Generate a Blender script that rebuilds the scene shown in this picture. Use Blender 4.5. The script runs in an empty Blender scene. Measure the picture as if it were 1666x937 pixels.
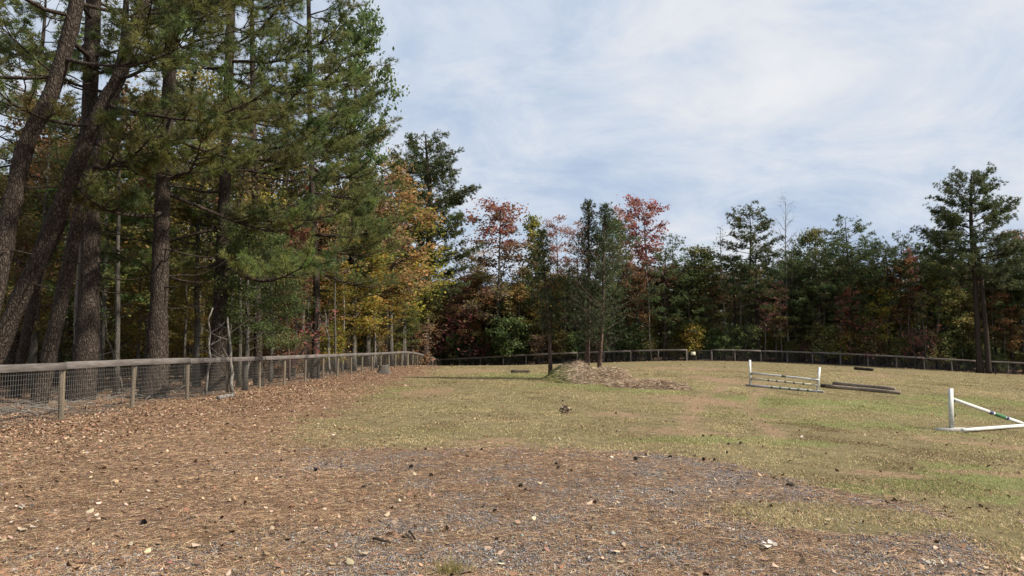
import bpy, math, random
import numpy as np
from mathutils import Vector

# ------------------------------------------------------------------ camera, sky, sun, exposure
scn = bpy.context.scene
FPX, CX, CY, CAMH = 1200.0, 833.0, 468.5, 1.57
PITCH = math.radians(4.65)
cam_d = bpy.data.cameras.new("camera"); cam = bpy.data.objects.new("camera", cam_d)
scn.collection.objects.link(cam)
cam.location = (0, 0, CAMH); cam.rotation_euler = (math.radians(90) + PITCH, 0, 0)
cam_d.sensor_width = 36; cam_d.lens = FPX / 1666 * 36; cam_d.clip_end = 3000; cam_d.clip_start = 0.05
scn.camera = cam
SUN_EL, SUN_AZ = math.radians(43), math.radians(110)        # azimuth from +Y (view direction) towards +X
scn.view_settings.view_transform = 'Standard'; scn.view_settings.look = 'None'
scn.view_settings.exposure = 0.5; scn.view_settings.gamma = 1.0; scn.view_settings.use_curve_mapping = False

world = bpy.data.worlds.new("World"); scn.world = world; world.use_nodes = True
nt = world.node_tree; nt.nodes.clear()
def N(t, typ, **kw):
    n = t.nodes.new(typ)
    for k, v in kw.items(): setattr(n, k, v)
    return n
def ramp(t, stops, inp, interp='LINEAR'):
    r = N(t, 'ShaderNodeValToRGB'); e = r.color_ramp.elements; r.color_ramp.interpolation = interp
    while len(e) > 1: e.remove(e[-1])
    e[0].position = stops[0][0]; c = stops[0][1]; e[0].color = (*c, 1) if not isinstance(c, (int, float)) else (c, c, c, 1)
    for p, c in stops[1:]:
        x = e.new(p); x.color = (*c, 1) if not isinstance(c, (int, float)) else (c, c, c, 1)
    if inp is not None: t.links.new(inp, r.inputs[0])
    return r.outputs[0]
def noise(t, vec, scale, detail=4, rough=.5, dist=0.0):
    n = N(t, 'ShaderNodeTexNoise'); n.inputs['Scale'].default_value = scale; n.inputs['Detail'].default_value = detail
    n.inputs['Roughness'].default_value = rough; n.inputs['Distortion'].default_value = dist
    if vec is not None: t.links.new(vec, n.inputs['Vector'])
    return n.outputs['Fac']
def mixc(t, fac, a, b, mode='MIX'):
    m = N(t, 'ShaderNodeMix'); m.data_type = 'RGBA'; m.blend_type = mode; m.clamp_factor = True
    for s, v in ((m.inputs[0], fac), (m.inputs[6], a), (m.inputs[7], b)):
        if isinstance(v, (int, float)): s.default_value = v
        elif isinstance(v, tuple): s.default_value = (*v, 1)
        else: t.links.new(v, s)
    return m.outputs[2]
def mth(t, op, a, b=None, clamp=False):
    m = N(t, 'ShaderNodeMath'); m.operation = op; m.use_clamp = clamp
    for s, v in ((m.inputs[0], a), (m.inputs[1], b)):
        if v is None: continue
        if isinstance(v, (int, float)): s.default_value = v
        else: t.links.new(v, s)
    return m.outputs[0]
sky = N(nt, 'ShaderNodeTexSky', sky_type='NISHITA', sun_disc=False)
sky.sun_elevation = SUN_EL; sky.sun_rotation = SUN_AZ; sky.air_density = 1.0; sky.dust_density = 1.5; sky.altitude = 150
tc = N(nt, 'ShaderNodeTexCoord'); sep = N(nt, 'ShaderNodeSeparateXYZ'); nt.links.new(tc.outputs['Generated'], sep.inputs[0])
zz = mth(nt, 'ADD', mth(nt, 'MAXIMUM', sep.outputs[2], 0.0), 0.36)
cmb = N(nt, 'ShaderNodeCombineXYZ')
nt.links.new(mth(nt, 'DIVIDE', sep.outputs[0], zz), cmb.inputs[0]); nt.links.new(mth(nt, 'DIVIDE', sep.outputs[1], zz), cmb.inputs[1])
cmb.inputs[2].default_value = 3.7
mp = N(nt, 'ShaderNodeMapping'); mp.inputs['Rotation'].default_value = (0, 0, math.radians(35)); mp.inputs['Scale'].default_value = (1.25, 1.5, 1)
nt.links.new(cmb.outputs[0], mp.inputs[0]); cv = mp.outputs[0]
n1 = noise(nt, cv, 0.75, 5, .5, .5); n2 = noise(nt, cv, 2.3, 10, .64, .5); n3 = noise(nt, cv, 0.9, 8, .58, .3)
dens = mth(nt, 'ADD', mth(nt, 'MULTIPLY', n1, .52), mth(nt, 'MULTIPLY', n2, .48))
cloud = ramp(nt, [(.38, (3.0, 3.75, 5.1)), (.45, (3.6, 4.3, 5.45)), (.51, (4.4, 4.95, 5.8)), (.58, (5.35, 5.6, 6.05)), (.66, (6.0, 6.1, 6.3))], dens)
cover = ramp(nt, [(.29, 0.35), (.36, 1.0)], n3)
bgcol = mixc(nt, cover, sky.outputs[0], cloud)
bg = N(nt, 'ShaderNodeBackground'); bg.inputs[1].default_value = 0.1; nt.links.new(bgcol, bg.inputs[0])
wo = N(nt, 'ShaderNodeOutputWorld'); nt.links.new(bg.outputs[0], wo.inputs[0])

sd = bpy.data.lights.new("sun", 'SUN'); sd.energy = 5.0; sd.angle = math.radians(2.2); sd.color = (1, .93, .82)
sun = bpy.data.objects.new("sun", sd); scn.collection.objects.link(sun)
sv = Vector((math.sin(SUN_AZ) * math.cos(SUN_EL), math.cos(SUN_AZ) * math.cos(SUN_EL), math.sin(SUN_EL)))
sun.rotation_euler = sv.to_track_quat('Z', 'Y').to_euler(); sun.location = (60, 20, 60)

# ------------------------------------------------------------------ helpers
rng = np.random.default_rng(7); random.seed(7)
COL = scn.collection
def pix(x, y, d):
    cx, cy = (x - CX) / FPX, (CY - y) / FPX
    fy = math.cos(PITCH) - cy * math.sin(PITCH); fz = math.sin(PITCH) + cy * math.cos(PITCH)
    return np.array([cx / fy * d, d, CAMH + fz / fy * d])
def link(o, parent=None):
    COL.objects.link(o)
    if parent is not None: o.parent = parent
    return o
def tag(o, label=None, cat=None, group=None, kind=None):
    if label: o['label'] = label
    if cat: o['category'] = cat
    if group: o['group'] = group
    if kind: o['kind'] = kind
    return o
def empty(name, loc, rz=0.0):
    o = bpy.data.objects.new(name, None); o.location = loc; o.rotation_euler = (0, 0, rz); o.empty_display_size = .3
    return link(o)
def copy_tree(root):
    r = root.copy(); COL.objects.link(r)
    for ch in list(root.children):
        c = ch.copy(); COL.objects.link(c); c.parent = r
        for g in list(ch.children):
            k = g.copy(); COL.objects.link(k); k.parent = c
    return r
class Geo:
    def __init__(s): s.V = []; s.F = []; s.C = []; s.n = 0; s.col = False
    def add(s, V, F, C=None):
        V = np.asarray(V, dtype=np.float32).reshape(-1, 3); F = np.asarray(F, dtype=np.int64)
        s.V.append(V); s.F.append(F + s.n); s.n += len(V)
        if C is not None:
            s.col = True; C = np.asarray(C, dtype=np.float32)
            if C.ndim == 1: C = np.tile(C, (len(V), 1))
            s.C.append(C)
        else: s.C.append(np.ones((len(V), 3), np.float32) * .5)
    def mesh(s, name, mat, smooth=False):
        me = bpy.data.meshes.new(name); V = np.concatenate(s.V)
        me.vertices.add(len(V)); me.vertices.foreach_set('co', V.ravel())
        li = np.concatenate([f.ravel() for f in s.F]); cnt = np.concatenate([np.full(len(f), f.shape[1]) for f in s.F])
        me.loops.add(len(li)); me.loops.foreach_set('vertex_index', li.astype(np.int32))
        me.polygons.add(len(cnt)); st = np.concatenate([[0], np.cumsum(cnt)[:-1]])
        me.polygons.foreach_set('loop_start', st.astype(np.int32)); me.polygons.foreach_set('loop_total', cnt.astype(np.int32))
        if smooth: me.polygons.foreach_set('use_smooth', np.ones(len(cnt), bool))
        me.update(calc_edges=True)
        if s.col:
            a = me.color_attributes.new('col', 'FLOAT_COLOR', 'POINT')
            C = np.concatenate([np.concatenate(s.C), np.ones((len(V), 1), np.float32)], 1); a.data.foreach_set('color', C.ravel())
        me.materials.append(mat)
        return me
    def obj(s, name, mat, parent=None, smooth=False):
        return link(bpy.data.objects.new(name, s.mesh(name, mat, smooth)), parent)
def tube(g, P, R, n=6, cap=True, ell=None, jit=0.0):
    P = np.asarray(P, float); m = len(P); R = np.broadcast_to(np.asarray(R, float), (m,))
    T = np.gradient(P, axis=0); T /= np.linalg.norm(T, axis=1)[:, None] + 1e-9
    ref = np.array([0, 0, 1.0]) if abs(T[:, 2]).mean() < .8 else np.array([1.0, .1, 0])
    U = np.cross(T, ref); U /= np.linalg.norm(U, axis=1)[:, None] + 1e-9; W = np.cross(T, U)
    a = np.arange(n) * 2 * math.pi / n
    rr = R[:, None] * (1 + (rng.normal(0, jit, (m, n)) if jit else 0))
    V = P[:, None] + rr[..., None] * (np.cos(a)[None, :, None] * U[:, None] + np.sin(a)[None, :, None] * W[:, None])
    i = np.arange(m - 1)[:, None] * n; j = np.arange(n)[None]; k = (j + 1) % n
    Q = np.stack([i + j, i + k, i + n + k, i + n + j], -1).reshape(-1, 4)
    g.add(V, Q)
    if cap and n >= 3:
        g.F.append(np.array([[g.n - n + q for q in range(n)]])); g.F.append(np.array([[g.n - m * n + n - 1 - q for q in range(n)]]))
def box(g, p0, p1, w, h, up=(0, 0, 1), bev=0.0, C=None):
    """a beam from p0 to p1, w across, h along up, with chamfered long edges"""
    p0 = np.array(p0, float); p1 = np.array(p1, float); t = p1 - p0; t /= np.linalg.norm(t)
    u = np.cross(t, up); u /= np.linalg.norm(u); v = np.cross(u, t)
    b = bev if bev else min(w, h) * .08
    pr = [(-w/2+b, -h/2), (w/2-b, -h/2), (w/2, -h/2+b), (w/2, h/2-b), (w/2-b, h/2), (-w/2+b, h/2), (-w/2, h/2-b), (-w/2, -h/2+b)]
    V = [p + a * u + c * v for p in (p0, p1) for a, c in pr]
    F = [[i, (i+1) % 8, 8+(i+1) % 8, 8+i] for i in range(8)]
    g.add(V, F, C); k = g.n - 16
    g.F.append(np.array([[k+7-i for i in range(8)]])); g.F.append(np.array([[k+8+i for i in range(8)]]))
def hsh(i, j, s):
    n = (i * 374761393 + j * 668265263 + s * 1442695041) & 0x7fffffff
    n = ((n ^ (n >> 13)) * 1274126177) & 0x7fffffff
    return ((n ^ (n >> 16)) & 0xffff) / 65535.0
def vnoise(x, y, s=0):
    x = np.asarray(x, float); y = np.asarray(y, float)
    i = np.floor(x).astype(np.int64); j = np.floor(y).astype(np.int64); fx = x - i; fy = y - j
    fx = fx * fx * (3 - 2 * fx); fy = fy * fy * (3 - 2 * fy)
    a, b, c, d = hsh(i, j, s), hsh(i+1, j, s), hsh(i, j+1, s), hsh(i+1, j+1, s)
    return (a*(1-fx)+b*fx)*(1-fy) + (c*(1-fx)+d*fx)*fy
def fbm(x, y, s=0, o=4):
    r = 0; a = .5; t = 0
    for k in range(o): r = r + a * vnoise(np.asarray(x)*2**k, np.asarray(y)*2**k, s+k*17); t += a; a *= .5
    return r / t
def sst(a, b, x):
    t = np.clip((x - a) / (b - a), 0, 1); return t*t*(3-2*t)
# terrain: thin plate through measured heights
CP = np.array([(-10,16,0),(-10,30,0),(-9.5,50,0),(-9,66,0),(-9,80,-.55),(-9,90,-1.0),(-4,87,-.76),(2,84,-.37),(10,81,-.02),(18.6,79,.2),(21.3,79,.2),
    (28,78,.05),(34,77,-.18),(42,75.5,-.62),(49.4,74,-1.03),(60,72,-1.5),(0,5,0),(0,12,0),(4,6,-.03),(0,25,0),(0,45,.03),(0,62,.02),(11.3,19,-.55),(12.5,34,-.3),
    (18,38,-.36),(14.5,21,-.66),(25,50,-.4),(14,60,.0),(20,68,.1),(-20,20,.1),(-25,50,.2),(-25,90,-.8),(30,30,-1.3),(6,32,-.05),(7,15,-.22),(8,8,-.25),(-5,4,0),
    (0,110,-.6),(30,110,.4),(70,110,-1.5),(-5,35,.0),(-5,58,.02),(70,50,-2.2)], float)
def _phi(r2): return r2 * np.log(r2 + 1e-9) * .5
_n = len(CP); _D = ((CP[:, None, :2] - CP[None, :, :2])**2).sum(-1)
_A = np.zeros((_n+3, _n+3)); _A[:_n, :_n] = _phi(_D) + np.eye(_n) * 2.0; _A[:_n, _n] = 1; _A[:_n, _n+1:] = CP[:, :2]; _A[_n:, :_n] = _A[:_n, _n:].T
_W = np.linalg.solve(_A, np.concatenate([CP[:, 2], [0, 0, 0]]))
def gz(x, y, fine=True):
    x = np.asarray(x, float); y = np.asarray(y, float); xc = np.clip(x, -40, 80); yc = np.clip(y, -5, 125)
    z = _W[_n] + _W[_n+1]*xc + _W[_n+2]*yc
    for k in range(_n): z = z + _W[k] * _phi((xc-CP[k, 0])**2 + (yc-CP[k, 1])**2)
    z = np.clip(z, -4, 2.5)
    if fine: z = z + .05*(fbm(x*.35, y*.35, 3, 3)-.5) + .035*(fbm(x*2.2, y*2.2, 9, 3)-.5)*sst(45, 15, y)
    return z
def G(x, y): return float(gz(x, y))
def fence_x(d): return -(10.2 - .0155*d)

# ------------------------------------------------------------------ materials
def newmat(name, rough=.9, spec=.2):
    m = bpy.data.materials.new(name); m.use_nodes = True; t = m.node_tree; b = t.nodes['Principled BSDF']
    b.inputs['Roughness'].default_value = rough; b.inputs['Specular IOR Level'].default_value = spec
    return m, t, b
def bump(t, b, h, strength=.5, dist=.02):
    n = N(t, 'ShaderNodeBump'); n.inputs['Strength'].default_value = strength; n.inputs['Distance'].default_value = dist
    t.links.new(h, n.inputs['Height']); t.links.new(n.outputs[0], b.inputs['Normal'])
def coords(t, scale=(1, 1, 1), gen='Object'):
    tcn = N(t, 'ShaderNodeTexCoord'); mpn = N(t, 'ShaderNodeMapping'); mpn.inputs['Scale'].default_value = scale
    t.links.new(tcn.outputs[gen], mpn.inputs[0]); return mpn.outputs[0]
def bark_mat(name, dark, light, sc=21.0, squeeze=.38, bd=.03):
    m, t, b = newmat(name, .95, .1); v = coords(t, (1, 1, squeeze))
    vo = N(t, 'ShaderNodeTexVoronoi'); vo.feature = 'DISTANCE_TO_EDGE'; vo.inputs['Scale'].default_value = sc
    dn = N(t, 'ShaderNodeTexNoise'); dn.inputs['Scale'].default_value = 5; dn.inputs['Detail'].default_value = 4; t.links.new(v, dn.inputs['Vector'])
    wv = N(t, 'ShaderNodeMix'); wv.data_type = 'VECTOR'; wv.inputs[0].default_value = .22; t.links.new(v, wv.inputs[4]); t.links.new(dn.outputs['Color'], wv.inputs[5])
    t.links.new(wv.outputs[1], vo.inputs['Vector'])
    plate = ramp(t, [(0, 0.0), (.09, .5), (.3, 1.0)], vo.outputs['Distance'])
    nf = noise(t, v, 22, 6, .7); nb = noise(t, v, 1.7, 3)
    c = mixc(t, nf, dark, light); c = mixc(t, ramp(t, [(.35, 0), (.7, 1)], nb), c, tuple(x*.62 for x in light))
    c = mixc(t, plate, tuple(x*.6 for x in dark), c); t.links.new(c, b.inputs['Base Color'])
    bump(t, b, mth(t, 'ADD', plate, mth(t, 'MULTIPLY', nf, .4)), .9, bd); return m
M = {}
M['pine_bark'] = bark_mat('pine_bark', (.038, .029, .023), (.135, .105, .083))
M['grey_bark'] = bark_mat('grey_bark', (.10, .09, .075), (.22, .20, .17), 30, .2, .012)
M['pale_bark'] = bark_mat('pale_bark', (.17, .155, .135), (.34, .31, .27), 10, .5, .006)
M['red_bark'] = bark_mat('red_bark', (.10, .065, .05), (.26, .18, .14), 18, .12, .01)
def leaf_mat(name, trans=.35, rough=.6, spec=.25):
    m, t, b = newmat(name, rough, spec); a = N(t, 'ShaderNodeAttribute'); a.attribute_name = 'col'
    oi = N(t, 'ShaderNodeObjectInfo'); hs = N(t, 'ShaderNodeHueSaturation')
    t.links.new(mth(t, 'ADD', mth(t, 'MULTIPLY', oi.outputs['Random'], .035), .4825), hs.inputs['Hue'])
    t.links.new(mth(t, 'ADD', mth(t, 'MULTIPLY', oi.outputs['Random'], .35), .82), hs.inputs['Value']); t.links.new(a.outputs['Color'], hs.inputs['Color'])
    t.links.new(hs.outputs[0], b.inputs['Base Color'])
    tr = N(t, 'ShaderNodeBsdfTranslucent'); t.links.new(hs.outputs[0], tr.inputs[0]); mx = N(t, 'ShaderNodeMixShader'); mx.inputs[0].default_value = trans
    t.links.new(b.outputs[0], mx.inputs[1]); t.links.new(tr.outputs[0], mx.inputs[2]); t.links.new(mx.outputs[0], t.nodes['Material Output'].inputs[0]); return m
M['needles'] = leaf_mat('pine_needles', .38, .5, .35); M['leaves'] = leaf_mat('leaves', .45, .6)
def attr_mat(name, rough=.9, spec=.1):
    m, t, b = newmat(name, rough, spec); a = N(t, 'ShaderNodeAttribute'); a.attribute_name = 'col'; t.links.new(a.outputs['Color'], b.inputs['Base Color']); return m
M['litter'] = attr_mat('dry_leaves', .8, .15); M['stone'] = attr_mat('stone_chips', .85, .2); M['grass'] = leaf_mat('grass_blades', .3, .8, .1)
def wood_mat(name, a, bcol, stretch=(1, 1, 1), sc=14, rough=.85):
    m, t, b = newmat(name, rough, .15); v = coords(t, stretch); g1 = noise(t, v, sc, 8, .65, .4); g2 = noise(t, coords(t), 1.3, 4)
    c = mixc(t, ramp(t, [(.3, 0), (.7, 1)], g1), a, bcol); c = mixc(t, ramp(t, [(.35, 0), (.65, .5)], g2), c, tuple(x*.55 for x in a))
    t.links.new(c, b.inputs['Base Color']); bump(t, b, g1, .5, .01); return m
M['rail'] = wood_mat('weathered_rail', (.095, .082, .074), (.235, .205, .185), (6, .5, 6), 4)
M['railx'] = wood_mat('weathered_far_rail', (.13, .105, .095), (.25, .21, .185), (.5, 1, 6), 4)
M['post'] = wood_mat('weathered_post', (.12, .095, .065), (.29, .23, .16), (8, 8, .6), 3)
M['log'] = wood_mat('old_timber', (.13, .10, .075), (.36, .29, .22), (1, 5, 5), 4)
M['stump'] = wood_mat('grey_stump', (.05, .043, .037), (.19, .165, .14), (6, 6, .8), 4)
M['darklog'] = wood_mat('dark_log', (.03, .025, .02), (.09, .07, .055), (2, 2, 2), 6)
def paint(name, col, dirt=(.30, .27, .2), amt=.35, rough=.5):
    m, t, b = newmat(name, rough, .35); v = coords(t); n = noise(t, v, 9, 8, .7); n_2 = noise(t, v, 4.2, 6, .7)
    c = mixc(t, mth(t, 'MULTIPLY', ramp(t, [(.45, 0), (.72, 1)], n), amt), col, dirt); c = mixc(t, mth(t, 'MULTIPLY', ramp(t, [(.4, 0), (.7, 1)], n_2), amt*.6), c, dirt)
    t.links.new(c, b.inputs['Base Color']); bump(t, b, n, .15, .004); return m
M['white'] = paint('white_paint', (.66, .66, .63), (.30, .27, .2), .6); M['cream'] = paint('cream_paint', (.66, .60, .42)); M['green'] = paint('green_paint', (.03, .16, .06), (.12, .13, .07))
M['blue'] = paint('navy_paint', (.03, .045, .13), (.1, .1, .1)); M['black'] = paint('black_plastic', (.02, .02, .022), (.1, .09, .07), .2)
M['darkband'] = paint('dark_band', (.05, .055, .05), (.12, .11, .08)); M['foot'] = paint('worn_white_board', (.5, .49, .45), (.22, .19, .14), .7)
M['sign'] = paint('cream_sign', (.62, .60, .44), (.3, .28, .2), .3)
m, t, b = newmat('galvanised_wire', .55, .4); b.inputs['Metallic'].default_value = .3; b.inputs['Base Color'].default_value = (.22, .21, .19, 1); M['wire'] = m
m, t, b = newmat('dark_wire', .6, .3); b.inputs['Base Color'].default_value = (.05, .05, .05, 1); M['dwire'] = m

# ground material
m, t, b = newmat('ground', .97, .05); M['ground'] = m
def att(nm):
    a = N(t, 'ShaderNodeAttribute'); a.attribute_name = nm; return a.outputs['Fac']
v = coords(t)
nA = noise(t, v, .35, 5, .6); nB = noise(t, v, 2.3, 6, .65, .3); nC = noise(t, v, 14, 6, .7); nD = noise(t, v, 60, 5, .75)
flat = coords(t, (1, 1, .2))
def cells(scale):
    vo = N(t, 'ShaderNodeTexVoronoi'); vo.inputs['Scale'].default_value = scale; vo.inputs['Randomness'].default_value = 1
    t.links.new(flat, vo.inputs['Vector']); s = N(t, 'ShaderNodeSeparateColor'); t.links.new(vo.outputs['Color'], s.inputs[0]); return s.outputs[0], s.outputs[1], vo.outputs['Distance']
r1, r1b, d1 = cells(17); r2, r2b, d2 = cells(55); r3, r3b, d3 = cells(38)
nm = mth(t, 'ADD', mth(t, 'MULTIPLY', nB, .5), mth(t, 'MULTIPLY', nC, .5))
grass = ramp(t, [(.34, (.07, .055, .028)), (.44, (.155, .12, .065)), (.53, (.25, .20, .105)), (.66, (.38, .30, .175))], mth(t, 'ADD', mth(t, 'MULTIPLY', nm, .75), mth(t, 'MULTIPLY', nD, .25)))
grass = mixc(t, mth(t, 'MULTIPLY', ramp(t, [(.42, 0), (.62, 1)], nA), .45), grass, (.165, .145, .065))
grass = mixc(t, ramp(t, [(.62, 0), (.78, .8)], nB), grass, (.34, .22, .14))
greeng = mixc(t, nC, (.12, .14, .045), (.27, .27, .11))
clay = mixc(t, ramp(t, [(.35, 0), (.65, 1)], nC), (.17, .10, .06), (.42, .28, .18))
lit = ramp(t, [(0, (.055, .035, .025)), (.3, (.13, .075, .045)), (.6, (.24, .145, .085)), (.85, (.33, .215, .14)), (.96, (.5, .4, .3))], mth(t, 'ADD', mth(t, 'MULTIPLY', r1, .5), mth(t, 'MULTIPLY', r3, .5)))
straw = ramp(t, [(.30, (.06, .038, .026)), (.45, (.18, .115, .07)), (.56, (.29, .195, .12)), (.68, (.48, .36, .23))], mth(t, 'ADD', mth(t, 'MULTIPLY', nC, .45), mth(t, 'MULTIPLY', nD, .55)))
straw = mixc(t, .35, straw, lit); straw = mixc(t, ramp(t, [(.4, 0), (.6, .35)], nA), straw, (.20, .12, .085)); straw = mixc(t, ramp(t, [(.5, 0), (.68, .55)], nB), straw, (.13, .085, .065))
grav = ramp(t, [(0, (.06, .06, .065)), (.4, (.145, .14, .138)), (.75, (.22, .21, .205)), (1, (.36, .34, .33))], r2)
grav = mixc(t, ramp(t, [(.42, 0), (.6, .75)], nC), grav, (.20, .13, .09))
def wob(a, amt=.5):
    q = mth(t, 'ADD', a, mth(t, 'MULTIPLY', mth(t, 'SUBTRACT', nm, .5), amt*2.2)); return ramp(t, [(.38, 0), (.62, 1)], q)
c = mixc(t, wob(att('green'), .45), grass, greeng)
c = mixc(t, ramp(t, [(.42, 0), (.70, .8)], mth(t, 'ADD', mth(t, 'MULTIPLY', att('clay'), .85), mth(t, 'ADD', mth(t, 'MULTIPLY', mth(t, 'SUBTRACT', nC, .5), 1.5), mth(t, 'MULTIPLY', mth(t, 'SUBTRACT', nB, .5), 1.3)))), c, clay)
c = mixc(t, wob(att('litter'), .6), c, lit)
c = mixc(t, wob(att('straw'), .8), c, straw)
c = mixc(t, mth(t, 'MULTIPLY', wob(att('gravel'), 1.4), .8), c, grav)
c = mixc(t, ramp(t, [(.30, .55), (.42, 0)], nC), c, mixc(t, .5, c, (.03, .024, .018)))
hs_ = N(t, 'ShaderNodeHueSaturation'); hs_.inputs['Value'].default_value = .88; t.links.new(c, hs_.inputs['Color']); c = hs_.outputs[0]
t.links.new(c, b.inputs['Base Color'])
bump(t, b, mth(t, 'ADD', mth(t, 'MULTIPLY', nC, .6), mth(t, 'ADD', mth(t, 'MULTIPLY', nD, .5), mth(t, 'MULTIPLY', r3, .25))), .9, .035)

# ------------------------------------------------------------------ ground
def blob(x, y, cx, cy, rx, ry, soft=.35, rot=0.0):
    dx, dy = x-cx, y-cy; ca, sa = math.cos(rot), math.sin(rot); u = (dx*ca+dy*sa)/rx; w = (-dx*sa+dy*ca)/ry
    return sst(1+soft, 1-soft, np.sqrt(u*u+w*w))
def gpx(px, py, z=0.0):            # ground point seen at a pixel
    d = 20.0
    for _ in range(30):
        p = pix(px, py, d); e = (CAMH - z) / max(CAMH - p[2], 1e-3); d = d*e
    return pix(px, py, d)[:2]
PATCH = {'green': [], 'clay': []}
for (px, py, rw, rd, nme) in [(600, 635, 2.2, 4, 'green'), (445, 720, .9, .5, 'green'), (980, 628, 4.2, 4, 'green'), (860, 612, 3.5, 5, 'green'), (1190, 740, 2.0, .9, 'green'),
    (1420, 690, 2.8, 2.2, 'green'), (1300, 655, 3.5, 3, 'green'), (1600, 800, 1.2, 1.3, 'green'), (1400, 838, .55, .35, 'green'), (1560, 830, .8, .8, 'green'), (1480, 655, 3, 4, 'green'), (1600, 640, 4, 3, 'green'), (740, 922, .18, .12, 'green'),
    (1085, 697, 1.1, .8, 'clay'), (1150, 660, 1.6, 2.2, 'clay'), (1180, 625, 1.8, 6, 'clay'), (815, 722, .7, .5, 'clay'), (1010, 670, .9, .7, 'clay'), (1260, 690, 1.0, .5, 'clay'), (1350, 660, .9, .5, 'clay'),
    (1500, 715, 1.1, .5, 'clay'), (1640, 720, 1.2, .5, 'clay'), (1420, 610, 2.5, 3, 'clay'), (1120, 600, 6, 3, 'clay'), (690, 640, 1.4, 2.5, 'clay'), (760, 605, 3, 5, 'clay'), (620, 612, 1.5, 5, 'clay'), (1600, 790, .8, .3, 'clay'), (1440, 800, .7, .35, 'clay')]:
    gx, gy = gpx(px, py, -.03 if px < 1150 else -.35); PATCH[nme].append((gx, gy, rw, rd))
def masks(x, y):
    o = {}
    wn = (fbm(x*.5, y*.5, 21, 4) - .5)*2; w2 = (fbm(x*1.9, y*1.9, 31, 3) - .5)*2
    for k, s in PATCH.items():
        a = np.zeros_like(x)
        for (cx, cy, rx, ry) in s: a = np.maximum(a, (.8 if k == 'clay' else .7)*blob(x+wn*.8*rx, y+w2*.8*ry, cx, cy, rx, ry, .6))
        if k == 'clay':
            tr1 = x-(3.2+.19*(y-13)+.006*(y-13)**2); tr2 = tr1-1.7; bands = np.maximum(np.exp(-(tr1/.42)**2), np.exp(-(tr2/.38)**2))*sst(12, 15, y)*sst(52, 40, y)
            a = np.clip(np.maximum(a, bands*(.55+1.0*(fbm(x*.9, y*.4, 51, 4)-.35)))+.55*np.clip(fbm(x*.28, y*.28, 53, 4)-.56, 0, 1)*2.4, 0, 1)
        o[k] = a
    # litter strip along the left fence and the whole forest floor
    edge = -4.2 - .03*(y-12) + wn*1.6
    lt = sst(edge+2.2, edge-2.6, x+w2*.8)*sst(6, 14, y)*.95
    wood = np.maximum(sst(-9.6, -11, x), sst(0, 2.5, y - far_y(x)))
    lt = np.maximum(lt*sst(85, 40, y) + lt*.25, wood)
    o['litter'] = lt
    fe = 11.6 + wn*.9 + w2*.55 - .5*sst(0, 3.5, x) - 3.0*sst(2.2, 4.2, x)
    re = 3.9 + wn*.8 + w2*.5
    st = sst(fe+.8, fe-.5, y)*sst(re+.7, re-.4, x)
    st = np.maximum(st, sst(15.5 + wn, 11, y)*sst(-1.5, -4.5, x+wn))
    tongue = blob(x+w2*.4, y+wn*.3, 3.1, 7.15, 1.15, .75, .35, -.25)
    st = np.clip(st - tongue*.9, 0, 1)
    o['straw'] = st
    gr = st*(.20 + .5*wn + .55*w2 + .25*sst(-2.5, 2, x) - .4*sst(-1.5, -5, x)*sst(5, 8, y))*sst(-9, -3, x + 0*y)
    gr = gr + (.22*sst(8.5, 6, y)*sst(-4, -1.5, x) + .1*sst(6.5, 5.2, y))*st
    o['gravel'] = np.clip(gr, 0, .95)
    return o
FARPTS = [(-60, 96), (-9, 90), (-4, 87), (2, 84), (18.6, 79), (21.3, 79), (34, 77), (49.4, 74), (58, 72.4), (120, 62)]
def far_y(x): return np.interp(x, [p[0] for p in FARPTS], [p[1] for p in FARPTS])
def axis(a, b, fine, lo, hi, grow):
    c = [a]; s = fine
    while c[-1] < b: c.append(c[-1]+fine)
    s = fine; r = c[-1]; hiL = []
    while r < hi: s *= grow; r += s; hiL.append(r)
    s = fine; r = a; loL = []
    while r > lo: s *= grow; r -= s; loL.append(r)
    return np.array(loL[::-1] + c + hiL)
gxs = axis(-9, 8, .09, -900, 900, 1.045); gys = axis(4.3, 15, .07, -60, 1500, 1.028)
GX, GY = np.meshgrid(gxs, gys); fx, fy = GX.ravel(), GY.ravel()
GZ = gz(fx, fy)
near = sst(24, 14, fy)
GZ = GZ + near*.018*(fbm(fx*6, fy*6, 41, 3)-.5)
g = Geo(); nx, ny = len(gxs), len(gys)
ii = (np.arange(ny-1)[:, None]*nx + np.arange(nx-1)[None]).ravel()
g.add(np.stack([fx, fy, GZ], 1), np.stack([ii, ii+1, ii+nx+1, ii+nx], 1))
gme = g.mesh('ground', M['ground'], True); ground = link(bpy.data.objects.new('ground', gme)); tag(ground, kind='structure')
mk = masks(fx, fy)
for k, a in mk.items():
    at = gme.attributes.new(k, 'FLOAT', 'POINT'); at.data.foreach_set('value', a.astype(np.float32))

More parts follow.
